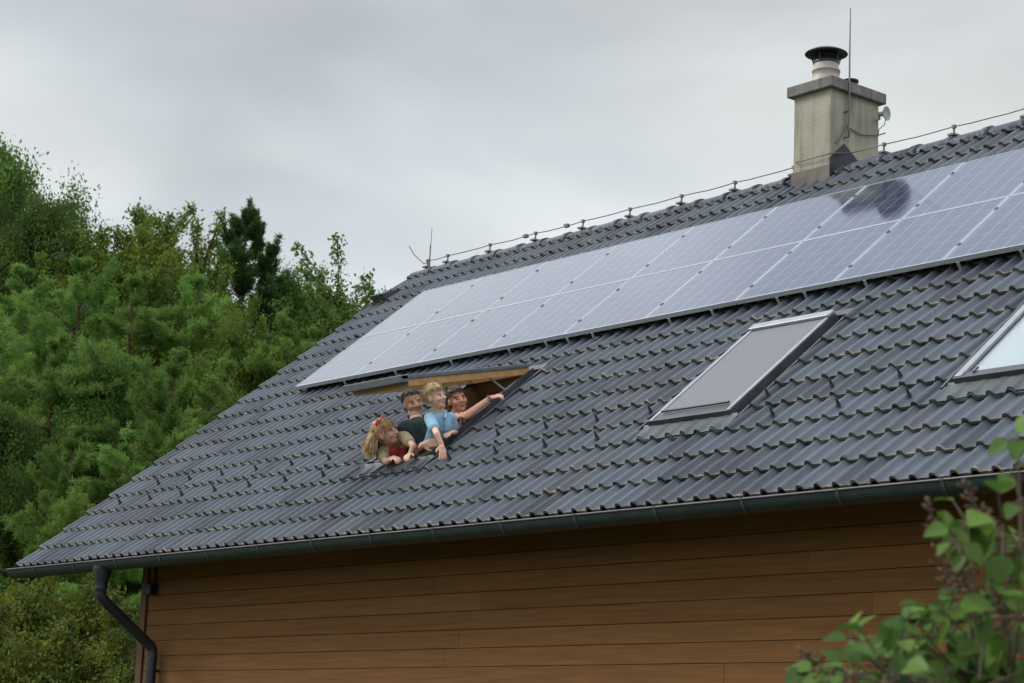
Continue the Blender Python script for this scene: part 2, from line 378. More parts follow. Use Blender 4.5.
# ridge
rb = MB(); x = UL-.03
while x < UR:
    L = .395; js = random.uniform(-.004, .004)
    secs = [(0, .098), (.335, .104), (.337, .114), (.40, .116), (.402, .100)]
    n = 14; vs = []; fs = []
    for sx, r in secs:
        for j in range(n+1):
            a = math.radians(-18 + 216*j/n); vs.append((x+sx, -math.cos(a)*r*1.12, -.055+js+math.sin(a)*r*.94))
    for i in range(len(secs)-1):
        for j in range(n): fs.append((i*(n+1)+j, i*(n+1)+j+1, (i+1)*(n+1)+j+1, (i+1)*(n+1)+j))
    if not (4.80 < x+.2 < 5.36): rb.add(vs, fs, 0, True, random.random())
    rb.add(vs[:n+1], [tuple(range(n+1))], 0, False) if x < UL else None
    if rb.v: rb.build('ridge_tile', M['tile'], roofo)
    rb = MB()
    x += L
# snow guards: bent strips standing on the courses
sg = MB()
sg.prism([(-.030, .0), (.014, .0), (.012, .010), (.003, .072), (-.003, .072), (-.027, .010)], -.003, .003, 'x')
sg.box((-.008, -.005, .0), (.008, .003, .062))
sgm = sg.mesh('snow_guard', M['dark_metal'])
first = True
for row, (uoff, v) in enumerate([(-.745, 5.045), (-.425, 4.735)]):
    for j in range(24):
        u = uoff + j*2*TW
        if u > 13: break
        if any(a-.15 < u < b+.15 for a, b, *_ in WINS): continue
        o = link('snow_guard', sgm, roofo)
        o.matrix_basis = RM @ Matrix.Translation((u, -v, .030)) @ Matrix.Rotation(random.uniform(-.08, .08), 4, 'Z')
# verge vent
vb = MB(); vb.prism([(-.52, .03), (-.76, .03), (-.76, .115), (-.73, .125), (-.52, .06)], -1.20, -.99, 'x'); vb.box((-1.215, -.775, .02), (-.975, -.758, .135))
to_roof(vb).build('verge_vent', M['dark_metal'], roofo)

# walls
wb = MB(); z = WTOP; r = random.Random(3)
PH = .1435
while z > GZ-.1:
    xx = WX0+.10
    while xx < WX1-.1:
        L = r.uniform(3.2, 5.2); x1 = min(xx+L, WX1-.1)
        if x1 > WX1-.7: x1 = WX1-.1
        t = r.random(); o = r.uniform(-.0015, .0015)
        z0, z1 = z-PH+.0012, z-.0006
        poly = [(WALL_Y+.02, z0), (WALL_Y+o+.003, z0), (WALL_Y+o, z0+.003), (WALL_Y+o, z1-.006), (WALL_Y+o+.005, z1-.001), (WALL_Y+.02, z1)]
        n0 = len(wb.t); wb.prism(poly, xx+.001, x1-.001, 'x'); wb.t[n0:] = [t]*(len(wb.t)-n0)
        xx = x1
    z -= PH
wb.box((WX0+.05, WALL_Y+.02, GZ-.2), (WX1-.05, WALL_Y+.16, WTOP), 1)
front = wb.build('wall', [M['wood_wall'], M['underlay']], house)
for xw in (WX0, WX1-.14):
    gx = MB(); gx.prism([(WALL_Y+.165, GZ-.2), (-WALL_Y-.165, GZ-.2), (-WALL_Y-.165, WTOP+.05), (0, -.25), (WALL_Y+.165, WTOP+.05)], xw+.01, xw+.13, 'x'); gx.build('wall', M['wood_wall'], house)
gx = MB(); gx.box((WX0+.05, -WALL_Y-.16, GZ-.2), (WX1-.05, -WALL_Y, WTOP)); gx.build('wall', M['wood_wall'], house)
for xw in (WX0-.005, WX1-.095):
    cb = MB(); cb.box((xw, WALL_Y-.022, GZ-.2), (xw+.10, WALL_Y+.10, WTOP-.01)); cb.build('corner_board', M['dark_wood'], house)
# soffit, fascia, barge boards
sf = MB(); vv = 5.98
while vv > 5.0:
    sf.box((UL+.06, -vv, -.182), (UR-.06, -vv+.088, -.164)); vv -= .09
to_roof(sf).build('soffit', M['soffit'], house)
fa = MB(); fa.box((UL+.05, -4.665, -3.955), (UR-.05, -4.640, -3.83)); fa.build('fascia', M['soffit'], house)
for xw in (UL+.012, UR-.04):
    for q in (-1, 1):
        ba = MB(); ba.prism([(q*4.62, -4.0), (0, -.28), (0, -.10), (q*4.62, -3.86)], xw, xw+.028, 'x'); ba.build('barge_board', M['dark_wood'], house)
# little dark junction box under the soffit
jb = MB(); jb.box((.24, WALL_Y-.09, -4.13), (.36, WALL_Y-.004, -4.02), bev=.01); jb.tube([(.32, WALL_Y-.02, -4.02), (.32, WALL_Y-.02, -3.7)], .012, 8); jb.build('junction_box', M['black_metal'], house)

# gutter
GY, GR, GTZ = -4.752, .075, -3.885
gb = MB(); n = 14; vs = []
prof = [(GY-math.cos(PI*j/n)*GR, GTZ-math.sin(PI*j/n)*GR*1.15) for j in range(n+1)]
prof = prof
inner = [(GY-math.cos(PI*j/n)*(GR-.004), GTZ-math.sin(PI*j/n)*(GR*1.15-.004)) for j in range(n+1)]
poly = prof + inner[::-1]
xa, xb = UL-.05, UR+.05
segs = 12
np_ = len(poly)
for j in range(n):
    for pr_, flip in ((prof, 0), (inner, 1)):
        a, b = pr_[j], pr_[j+1]
        q = [(xa, *a), (xb, *a), (xb, *b), (xa, *b)]
        gb.add(q, [(0,1,2,3) if flip else (3,2,1,0)], 0, True)
gb.add([(xa, *p) for p in prof], [tuple(range(n+1))], 0, False); gb.add([(xb, *p) for p in prof], [tuple(range(n+1))[::-1]], 0, False)
gb.tube([(xa-.002, GY-GR-.004, GTZ), (xb, GY-GR-.004, GTZ)], .0085, 10, 1)
gut = gb.build('gutter', [M['gutter'], M['dark_metal']], house)
bk = MB()
for j in range(n):
    a, b = [(GY-math.cos(PI*q/n)*(GR+.004), -math.sin(PI*q/n)*(GR*1.15+.004)) for q in (j, j+1)]
    a2, b2 = [(GY-math.cos(PI*q/n)*(GR+.0005), -math.sin(PI*q/n)*(GR*1.15+.0005)) for q in (j, j+1)]
    bk.add([(-.013, *a), (.013, *a), (.013, *b), (-.013, *b)], [(3,2,1,0)]); bk.add([(.013, *a), (.013, *a2), (.013, *b2), (.013, *b)], [(0,1,2,3)]); bk.add([(-.013, *a), (-.013, *a2), (-.013, *b2), (-.013, *b)], [(3,2,1,0)])
bk.box((-.013, GY-GR-.014, -.006), (.013, GY-GR+.01, .010)); bk.box((-.013, GY+GR-.004, -.03), (.013, GY+GR+.003, .02))
bkm = bk.mesh('gutter_bracket', M['dark_metal'])
x = -.75
while x < UR:
    o = link('gutter_bracket', bkm, gut); o.matrix_basis = Matrix.Translation((x, 0, GTZ)); x += .79
# downpipe with funnel and swan neck
dp = MB(); X0 = .485; PYW = WALL_Y-.085
dp.lathe([(.088, .0), (.088, -.05), (.060, -.13), (.056, -.20), (.056, -.21), (.0525, -.212), (.0525, -.26)], (X0, GY, GTZ-.045), 24)
pts = [(X0, GY, GTZ-.25), (X0, GY, GTZ-.30)]
for t in np.linspace(0, 1, 7): pts.append((X0+.0, GY+.03*t*t+.02*t, GTZ-.30-.055*t))
E0 = Vector((X0, GY+.05, GTZ-.36)); E1 = Vector((X0, PYW-.05, GTZ-.36-.36))
for t in (0.08, .5, .92): pts.append(E0.lerp(E1, t))
for t in np.linspace(0, 1, 7): pts.append((X0, PYW-.03*(1-t)**2, E1.z-.01-.06*t))
pts += [(X0, PYW, -5.2), (X0, PYW, GZ)]
dp.tube(pts, .050, 20)
for q in (-4.72, -6.4): dp.lathe([(.054, -.0), (.054, -.035)], (X0, PYW, q), 20)
dp.box((X0-.012, PYW, -4.86), (X0+.012, WALL_Y, -4.835)); dp.lathe([(.0535, .0), (.0535, -.025)], (X0, PYW, -4.835), 20)
dp.build('downpipe', M['pipe'], house)

# ------------------------------------------------------------------ roof windows
def apron(mb, w, mi):
    us = np.linspace(w[0]-.06, w[1]+.085, 80); vs = []; rows = [(w[3]+.008, .060), (w[3]+.03, .046), (w[3]+.10, .043), (w[3]+.20, .038)]
    for i, (v, n) in enumerate(rows):
        for u in us: vs.append((u, -v - (.008*math.sin(u*17) if i == 3 else 0), n + wave(u)*(.1, .2, .55, 1)[i] ))
    N = len(us); mb.add(vs, [(i*N+j, (i+1)*N+j, (i+1)*N+j+1, i*N+j+1) for i in range(3) for j in range(N-1)], mi, True)
def window_frame(w, name, label):
    """outer frame and flashing, roof-local coordinates"""
    u0, u1, v0, v1 = w
    fl = MB()
    for a, b in ((u0-.115, u0-.012), (u1+.012, u1+.115)):                # side channels
        fl.box((a, -v1-.06, -.008), (b, -v0+.10, .006), 0)
        fl.box((a if a < u0-.05 else b-.02, -v1-.04, .006), (a+.02 if a < u0-.05 else b, -v0+.10, .052), 0)
    fl.box((u0-.115, -v0+.012, .0), (u1+.115, -v0+.10, .05), 0)         # head gutter
    fr = MB()
    d0, d1 = -.10, .075
    fr.box((u0-.012, -v1, d0), (u0+.03, -v0, d1), 0); fr.box((u1-.03, -v1, d0), (u1+.012, -v0, d1), 0)
    fr.box((u0+.031, -v0-.05, d0), (u1-.031, -v0, d1), 0); fr.box((u0+.031, -v1, d0), (u1-.031, -v1+.035, d1-.01), 0)
    fo = to_roof(fr).build(name, [M['dark_metal']], house); fo['label'] = label
    to_roof(fl).build('flashing', M['dark_metal'], fo)
    ap = MB(); apron(ap, w, 0); to_roof(ap).build('apron', M['dark_lead'] if w[0] < 4 else M['lead'], fo)
    return fo
# 1: open
w = WINS[0]; u0, u1, v0, v1 = w
fo = window_frame(w, 'roof_window', 'open roof window with its sash swung up over four people')
ln = MB()                                     # pine lining inside the frame, down into the room
for a, b in ((u0+.031, u0+.05), (u1-.05, u1-.031)): ln.box((a, -v1+.036, -.30), (b, -v0-.051, .05))
ln.box((u0+.051, -v0-.07, -.30), (u1-.051, -v0-.052, .05)); ln.box((u0+.051, -v1+.037, -.22), (u1-.051, -v1+.055, .035))
to_roof(ln).build('lining', M['dark_pine'], fo)
HM = Matrix.Translation(roof((u0+u1)/2, v0+.03, .085)) @ Matrix.Rotation(math.radians(13.0), 4, 'X')
hw, LL = .405, 1.40
sh = MB()
sh.box((-hw, -LL, .012), (-hw+.05, 0, .045), 0, HM, bev=.004); sh.box((hw-.05, -LL, .012), (hw, 0, .045), 0, HM, bev=.004)
sh.box((-hw+.051, -.05, .012), (hw-.051, 0, .045), 0, HM); sh.box((-hw, -LL-.012, -.012), (hw, -LL+.07, .05), 0, HM, bev=.005)
sh.box((-hw+.012, -LL+.072, -.048), (-hw+.075, -.002, .011), 1, HM); sh.box((hw-.075, -LL+.072, -.048), (hw-.012, -.002, .011), 1, HM)
sh.box((-hw+.076, -.07, -.048), (hw-.076, -.003, .011), 1, HM); sh.box((-hw+.03, -LL+.071, -.052), (hw-.03, -LL+.15, .010), 1, HM)
so = sh.build('sash', [M['sash_alu'], M['pine']], fo)
pn = MB(); pn.box((-hw+.052, -LL+.072, .016), (hw-.052, -.052, .030), 0, HM); pn.build('pane', M['glass'], fo)
for sx in (-1, 1):
    arm = MB(); a = HM @ Vector((sx*(hw-.09), -.42, -.02)); b = roof((u0+u1)/2 + sx*(hw-.05), v0+.34, .05)
    arm.tube([a, b], .011, 8); arm.build('stay_arm', M['alu'], fo)
# 2: shut, grey outside blind
w = WINS[1]; u0, u1, v0, v1 = w
fo = window_frame(w, 'roof_window', 'shut roof window covered by a grey fabric blind')
b2 = MB()
b2.box((u0-.006, -v1+.002, .076), (u0+.030, -v0-.085, .090), 0, bev=.003); b2.box((u1-.030, -v1+.002, .076), (u1+.006, -v0-.085, .090), 0, bev=.003)
b2.box((u0-.008, -v0-.083, .076), (u1+.008, -v0+.005, .108), 0, bev=.01)
to_roof(b2).build('sash', M['alu'], fo)
b3 = MB(); b3.box((u0-.008, -v1-.02, .02), (u1+.008, -v1, .094), 0, bev=.004); b3.box((u0+.041, -v1+.001, .070), (u1-.041, -v1+.075, .088), 0, bev=.003); b3.tube([(u0+.06, -v1+.10, .10), (u1-.06, -v1+.10, .10)], .010, 8)
to_roof(b3).build('bottom_rail', M['dark_metal'], fo)
b4 = MB(); b4.box((u0+.031, -v1+.076, .070), (u1-.031, -v0-.084, .082)); to_roof(b4).build('blind', M['blind'], fo)
# 3: shut, white blind behind glass
w = WINS[2]; u0, u1, v0, v1 = w
fo = window_frame(w, 'roof_window', 'shut roof window with a white blind behind the glass')
b2 = MB()
b2.box((u0-.008, -v1+.002, .076), (u0+.050, -v0-.10, .098), 0, bev=.004); b2.box((u1-.050, -v1+.002, .076), (u1+.008, -v0-.10, .098), 0, bev=.004)
b2.box((u0-.008, -v0-.083, .076), (u1+.008, -v0+.005, .108), 0, bev=.01)
to_roof(b2).build('sash', M['alu'], fo)
b3 = MB(); b3.box((u0-.008, -v1-.02, .02), (u1+.008, -v1, .094), 0, bev=.004); b3.box((u0+.051, -v1+.001, .070), (u1-.051, -v1+.06, .088), 0, bev=.003); b3.box((u0+.12, -v1+.03, .088), (u0+.135, -v1+.09, .10), 0)
to_roof(b3).build('bottom_rail', M['dark_metal'], fo)
b4 = MB(); b4.box((u0+.045, -v1+.061, .050), (u1-.045, -v0-.099, .058)); to_roof(b4).build('blind', M['white_blind'], fo)
b5 = MB(); b5.box((u0+.045, -v1+.061, .074), (u1-.045, -v0-.099, .080)); to_roof(b5).build('pane', M['glass'], fo)

# attic room behind the open window
rm = MB(); FZ = -4.25
rm.box((1.6, -4.0, FZ-.05), (5.8, -.6, FZ))
def under(y): return y*math.tan(TH) - .23
rm.box((1.6, -.65, FZ), (5.8, -.6, under(-.65)))
for xw in (1.55, 5.8): rm.prism([(-4.0, FZ-.05), (-.6, FZ-.05), (-.6, under(-.6)), (-4.0, under(-4.0))], xw, xw+.05, 'x')
rm.build('attic_room', M['plaster'], house)

# ------------------------------------------------------------------ chimney
CX0, CX1, CY0, CY1, CZ = 4.848, 5.308, -.20, .48, .850
ch = MB(); ch.box((CX0, CY0, -1.0), (CX1, CY1, CZ-.10), bev=.006)
chim = ch.build('chimney', M['render'], house)
cp = MB(); cp.box((CX0-.052, CY0-.052, CZ-.105), (CX1+.052, CY1+.052, CZ), bev=.008); cp.build('cap', M['concrete'], chim)
FX, FY = (CX0+CX1)/2-.03, CY0+.22
fp = MB(); fp.lathe([(.165, 0), (.160, .03), (.128, .10), (.128, .16), (.134, .162), (.134, .185), (.120, .187), (.120, .27)], (FX, FY, CZ-.002), 36); fp.build('flue_pipe', M['flue'], chim)
cw = MB(); Z0 = CZ+.27
cw.lathe([(.05, .125), (.15, .105), (.200, .078), (.205, .070), (.198, .066), (.12, .062), (.02, .060)], (FX, FY, Z0), 40)
cw.lathe([(.125, -.03), (.130, .0), (.118, .004), (.118, .058)], (FX, FY, Z0), 36)
for a in range(6): cw.tube([(FX+.124*math.cos(a), FY+.124*math.sin(a), Z0-.01), (FX+.150*math.cos(a), FY+.150*math.sin(a), Z0+.07)], .008, 6)
cw.build('cowl', M['black_metal'], chim)
f2 = MB(); f2.lathe([(.062, 0), (.062, .065), (.075, .068), (.075, .088), (.02, .10)], (CX1-.10, CY0+.39, CZ-.002), 28); f2.build('flue_pipe', M['black_metal'], chim)
fs = MB()
fs.box((CX0-.012, CY0-.014, -.80), (CX1+.002, CY0-.002, -.0), 0)
zz = lambda y: y*math.tan(TH)
for q, flip in ((CX1+.012, 0), (CX1+.002, 1)):
    fs.add([(q, CY0-.014, -.5), (q, CY0-.014, .06), (q, -.02, .24), (q, .20, .10), (q, CY1, -.18), (q, CY1, -.5)], [(0,5,4,3,2,1) if not flip else (0,1,2,3,4,5)], 1)
fs.add([(CX1+.002, CY0-.014, -.5), (CX1+.002, CY0-.014, .06), (CX1+.012, CY0-.014, .06), (CX1+.012, CY0-.014, -.5)], [(0,1,2,3)], 1)
fs.add([(CX1+.002, CY0-.014, .06), (CX1+.002, -.02, .24), (CX1+.012, -.02, .24), (CX1+.012, CY0-.014, .06)], [(0,1,2,3)], 1)
fs.box((CX0-.014, CY0, -.9), (CX0-.002, CY1, -.05), 1)
fs.build('flashing', [M['rusty'], M['black_metal']], chim)

# ------------------------------------------------------------------ solar panels
PW, PHt, VT, PNH = 1.05, 1.0376, .979, .12
PT = .038
W_, H_ = PW-.011, PHt-.008
fr = MB()
for a, b in (((0,0,-PT),(W_,.009,0)), ((0,H_-.009,-PT),(W_,H_,0)), ((0,.0091,-PT),(.009,H_-.0091,0)), ((W_-.009,.0091,-PT),(W_,H_-.0091,0))): fr.box(a, b)
frm = fr.mesh('frame', M['frame_alu'])
gl = MB(); gl.box((.0091, .0091, -.010), (W_-.0091, H_-.0091, -.0022)); glm = gl.mesh('glass', cell_mat(W_, H_))
cl = MB(); cl.box((W_-.004, -.018, .0004), (W_+.016, .018, .004))
clm = cl.mesh('clamp', M['black_metal'])
ordn = ['first', 'second', 'third', 'fourth', 'fifth', 'sixth', 'seventh', 'eighth', 'ninth']
proto = None
for row in range(2):
    for c in range(9):
        org = roof(c*PW+.007, VT+(row+1)*PHt-.006, PNH)
        side = 'top' if row == 0 else 'bottom'
        lab = '%s solar panel from the left gable in the %s row of the array' % (ordn[c], 'upper' if row == 0 else 'lower')
        if row == 0 and c == 6: lab = 'solar panel in the upper row mirroring the dark shape of the chimney'
        if row == 0 and c == 0: lab = 'solar panel at the upper left corner of the roof array'
        if row == 1 and c == 0: lab = 'solar panel at the lower left corner, its tip pointing to the trees'
        if proto is None:
            t = thing('solar_panel', lab, 'solar panel', org, (TH, 0, 0), 'solar panels on the roof')
            link('frame', frm, t, True); link('glass', glm, t, True); 
            for yy in (.24, .80): link('clamp', clm, t, True, Matrix.Translation((0, yy*H_, 0)))
            proto = t
        else:
            t = copy_tree(proto); t.location = org; t['label'] = lab
        t.rotation_euler = (TH + random.uniform(-.0012, .0012), random.uniform(-.0012, .0012), 0)
# mounting rails and roof hooks
mr = thing('mounting_rack', 'aluminium rails and roof hooks holding the solar panels over the tiles', 'solar mounting rack', roof(0, VT+2*PHt, 0), (TH, 0, 0))
for v in (VT+.22*PHt, VT+.80*PHt, VT+1.22*PHt, VT+1.80*PHt):
    rl = MB(); rl.box((.03, -v-.02, PNH-PT-.042), (9*PW-.03, -v+.02, PNH-PT-.001)); to_roof(rl).build('rail', M['bracket'], mr)
hk = MB(); hk.box((-.012, -.004, .0), (.012, .004, .068)); hk.box((-.014, -.004, -.002), (.014, .05, .006))
hkm = hk.mesh('roof_hook', M['bracket'])
for u in (.9, 1.75, 2.62, 3.47, 3.98, 4.27, 4.60, 5.55, 6.05, 6.77, 7.06, 7.67, 8.55, 9.1):
    o = link('roof_hook', hkm, mr); o.matrix_basis = RM @ Matrix.Translation((u, -3.085, .026))

# ------------------------------------------------------------------ lightning conductor and aerials
lc = thing('lightning_conductor', 'thin lightning conductor wire on small posts running along the ridge', 'lightning conductor', (0, 0, .06))
RT = .052
posts = [-1.02, -.642, .123, .908, 1.683, 2.414, 3.175, 3.921, 4.70, 5.807, 6.606] + [6.606+.775*i for i in range(1, 9)]
pts = []
for i, p in enumerate(posts):
    pts.append((p, -.03, RT+.078))
    if i < len(posts)-1:
        for f in (.25, .5, .75): pts.append((p+(posts[i+1]-p)*f, -.03+random.uniform(-.004, .004), RT+.078-.010*math.sin(PI*f)+random.uniform(-.003, .003)))
# pass in front of the chimney
wp = []
for p in pts:
    p = Vector(p)
    if CX0-.25 < p.x < CX1+.12: p = Vector((p.x, CY0-.03 if p.x < CX1 else -.3, p.z-.40 if p.x < CX1 else p.z-.15))
    wp.append(p)
wb2 = MB()
ptsA = [q for q in pts if q[0] < CX0-.05] ; ptsB = [q for q in pts if q[0] > CX1+.14]
sag = [(CX0-.05, -.06, RT+.085), at(796, 162.5, CY0-.03), at(830, 153.5, CY0-.035), (CX1+.03, CY0-.03, at(830, 153.5, CY0-.035).z+.002), (CX1+.04, -.03, RT+.085), (CX1+.10, -.03, RT+.078)]
wb2.tube(ptsA + sag + ptsB, .0055, 6)
wb2.build('wire', M['galv'], lc)
pm = MB(); pm.tube([(0, 0, -.02), (0, 0, .085)], .009, 8); pm.box((-.016, -.016, .062), (.016, .016, .092)); pm.box((-.035, -.05, -.012), (.035, .05, .006))
pmm = pm.mesh('post', M['galv'])
for p in posts:
    if CX0-.1 < p < CX1+.1: continue
    o = link('post', pmm, lc); o.matrix_basis = Matrix.Translation((p, -.03, RT))
for x in (.62+.12, 1.32+.1):
    jn = MB(); jn.box((x-.03, -.05, RT+.055), (x+.03, -.01, RT+.09)); jn.build('joint_clamp', M['galv'], lc)
ae = thing('aerial', 'thin upright aerial with a bent side wire at the left ridge end', 'aerial', (-1.02, -.03, RT))
am = MB(); am.tube([(-.985, -.03, RT), (-.985, -.03, RT+.10)], .011, 8); am.tube([(-.985, -.03, RT+.10), (-.97, -.03, RT+.46)], [.006, .003], 6); am.tube([(-.985, -.03, RT+.08), (-.98, -.03, RT+.26)], .008, 8); am.build('mast', M['galv'], ae)
am = MB(); am.tube([(-.985, -.03, RT+.05), (-1.08, -.04, RT+.05), (-1.19, -.10, RT+.16), (-1.25, -.14, RT+.27)], .006, 6); am.build('side_wire', M['galv'], ae)
ROD_Y = -.011
lr = thing('lightning_rod', 'tall thin lightning rod fixed to the side of the chimney', 'lightning rod', (CX1+.03, -.30, -.05))
lm = MB(); RX, RY = CX1+.060, ROD_Y
lm.tube([(RX, RY, .34), (RX, RY, CZ+.25), (RX+.004, RY, 1.567)], [.009, .008, .004], 8); lm.build('rod', M['galv'], lr)
lm = MB(); lm.tube([(CX1, RY, .30), (RX, RY, .30), (RX, RY, .40)], .009, 8); lm.build('holder', M['galv'], lr)
lm = MB(); lm.tube([(CX1, RY, .55), (RX, RY, .55)], .009, 8); lm.build('holder', M['galv'], lr)
lm = MB(); lm.tube([(CX1+.014, RY-.13, .22), (CX1+.014, RY-.05, .30), (RX-.03, RY-.03, .38), (RX-.03, RY, .42), (CX1+.014, RY+.05, .41), (CX1+.014, RY+.22, .38), (CX1+.02, CY1-.05, .42), (CX1+.05, CY1+.04, .46)], .006, 6); lm.build('lead_wire', M['cable'], lr)
# small dish on an arm
DP = at(885.5, 113.5, CY1-.06)
di = thing('dish_antenna', 'small round pale dish on an arm from the chimney corner', 'dish antenna', DP)
dm = MB()
DM = Matrix.Translation(DP) @ Vector(view(.75, .62, .05)).to_track_quat('Z', 'Y').to_matrix().to_4x4()
dm.lathe([(.008, -.012), (.045, -.008), (.066, .008), (.070, .016), (.064, .016), (.04, .004), (.006, .002)], (0,0,0), 28, 0, DM); dm.build('reflector', M['dish'], di)
dm = MB(); back = DM @ Vector((0, 0, -.012)); b2 = DM @ Vector((0, 0, -.075))
dm.tube([back, b2], .024, 14); AW = Vector((CX1-.01, CY1-.03, DP.z-.035)); dm.tube([b2, AW+Vector((.05, 0, .01)), AW], .010, 8); dm.build('arm', M['dish'], di)
dm = MB(); c0 = back; dm.tube([c0, c0+Vector((.02, 0, -.05)), c0+Vector((.0, 0, -.11)), c0+Vector((-.05, -.02, -.15)), Vector((CX1+.03, CY1-.04, DP.z-.20))], .004, 6); dm.build('cable', M['cable'], di)

# ------------------------------------------------------------------ people
def skin_mat(name, col, lips, hairc, stub=None):
    return mat(name, col, rough=.5, spec=.4, noise=(18, tuple(c*1.12 for c in col), 4))
M['eye_white'] = mat('eye_white', (.45, .40, .37), rough=.3)
M['iris'] = mat('iris', (.06, .042, .032), rough=.2)
M['lips'] = mat('lips', (.46, .19, .16), rough=.5)

class Blob:
    """closed shells that are fused into one continuous surface"""
    def __init__(s): s.bm = bmesh.new()
    def ell(s, c, r, R=None, seg=2):
        M4 = Matrix.Translation(Vector(c)) @ (R.to_4x4() if R is not None else Matrix.Identity(4)) @ Matrix.Diagonal((*r, 1))
        bmesh.ops.create_icosphere(s.bm, subdivisions=seg+1, radius=1, matrix=M4)
    def cap(s, a, b, ra, rb):
        a, b = Vector(a), Vector(b); d = b-a; L = d.length
        if L < 1e-5: return
        M4 = Matrix.Translation((a+b)/2) @ d.to_track_quat('Z', 'Y').to_matrix().to_4x4()
        bmesh.ops.create_cone(s.bm, cap_ends=True, segments=14, radius1=ra, radius2=rb, depth=L, matrix=M4)
        for p, r in ((a, ra), (b, rb)): bmesh.ops.create_icosphere(s.bm, subdivisions=2, radius=r, matrix=Matrix.Translation(p))
    def chain(s, pts, rs):
        for i in range(len(pts)-1): s.cap(pts[i], pts[i+1], rs[i], rs[i+1])
    def mesh(s, name, mats, voxel=.006, smooth=2, noise=0):
        me = bpy.data.meshes.new(name+'_raw'); s.bm.to_mesh(me); s.bm.free()
        o = bpy.data.objects.new(name+'_raw', me); COL.objects.link(o)
        rm_ = o.modifiers.new('r', 'REMESH'); rm_.mode = 'VOXEL'; rm_.voxel_size = voxel
        if noise:
            tx = bpy.data.textures.get('folds') or bpy.data.textures.new('folds', 'CLOUDS'); tx.noise_scale = .05; tx.noise_depth = 2
            dm_ = o.modifiers.new('d', 'DISPLACE'); dm_.texture = tx; dm_.strength = noise; dm_.mid_level = .5; dm_.texture_coords = 'LOCAL'
        if smooth:
            sm = o.modifiers.new('s', 'SMOOTH'); sm.iterations = smooth; sm.factor = .5
        bpy.context.view_layer.update()
        dg = bpy.context.evaluated_depsgraph_get()
        out = bpy.data.meshes.new_from_object(o.evaluated_get(dg), depsgraph=dg); out.name = name
        bpy.data.objects.remove(o); bpy.data.meshes.remove(me)
        out.materials.clear()
        for mm in mats: out.materials.append(mm)
        out.polygons.foreach_set('use_smooth', [True]*len(out.polygons))
        return out

def frame3(fwd, up):
    f = Vector(fwd).normalized(); u = Vector(up); u = (u - f*u.dot(f)).normalized(); r = f.cross(u)
    return Matrix((r, f, u)).transposed()          # columns: right, forward, up

def hand(bl, wrist, d, nrm, s=1.0, curl=.5, side=1, spread=.25):
    """d: wrist to knuckles, nrm: towards the back of the hand, side: +1 puts the thumb on d x nrm"""
    d = Vector(d).normalized(); nrm = Vector(nrm); nrm = (nrm - d*nrm.dot(d)).normalized(); t = d.cross(nrm)*side
    w = Vector(wrist); P = .082*s
    R = Matrix((t, d, nrm)).transposed()
    bl.ell(w + d*P*.55, (.036*s, .050*s, .014*s), R)
    bl.cap(w, w+d*P*.3, .022*s, .024*s)
    for i, (off, L) in enumerate(((.030, .070), (.011, .080), (-.009, .074), (-.028, .058))):
        k = w + d*P*.92 + t*off*s
        fd = (d + t*spread*off*8).normalized(); L *= s
        a = curl*.6; p1 = k + (fd*math.cos(a) - nrm*math.sin(a))*L*.5
        a = curl*1.6; p2 = p1 + (fd*math.cos(a) - nrm*math.sin(a))*L*.32
        a = curl*2.4; p3 = p2 + (fd*math.cos(a) - nrm*math.sin(a))*L*.24
        bl.chain([k - d*.02*s, k, p1, p2, p3], [.010*s, .0098*s, .0088*s, .008*s, .0068*s])
    b = w + d*P*.25 + t*.026*s
    p1 = b + (d*.55 + t*.75 - nrm*.25*curl).normalized()*.036*s; p2 = p1 + (d*.85 + t*.25 - nrm*.5*curl).normalized()*.030*s
    bl.chain([w+d*P*.2, b, p1, p2], [.014*s, .013*s, .011*s, .0085*s])

HSC = 1.0
def head(bl, H, R, s, neck_to, child=False):
    """H: middle of the head; R: right, forward, up"""
    L = lambda x, y, z: H + R @ (Vector((x, y, z))*s)
    cw_ = 1.07 if child else 1.0
    bl.ell(L(0, -.015, .040), (.077*s*cw_, .096*s, .083*s*cw_), R)
    bl.ell(L(0, .020, -.012), (.064*s*cw_, .070*s, .088*s), R)
    bl.ell(L(0, .040, -.072), (.042*s*cw_, .044*s, .038*s), R)
    bl.ell(L(0, .066, -.092), (.020*s, .018*s, .016*s), R)
    bl.cap(L(0, .086, .014), L(0, .108, -.020), .008*s, .013*s)
    for q in (-1, 1):
        bl.ell(L(q*.013, .096, -.022), (.010*s, .010*s, .008*s), R)
        bl.ell(L(q*.079*cw_, -.006, -.002), (.010*s, .020*s, .031*s), R)
        bl.ell(L(q*.040, .062, -.020), (.026*s, .022*s, .022*s), R)
        bl.ell(L(q*.031, .079, .028), (.024*s, .010*s, .007*s), R)
    bl.ell(L(0, .083, -.049), (.024*s, .010*s, .006*s), R); bl.ell(L(0, .080, -.060), (.021*s, .011*s, .007*s), R)
    bl.cap(L(0, -.015, -.055), neck_to, .052*s*(.85 if child else 1), .060*s*(.85 if child else 1))

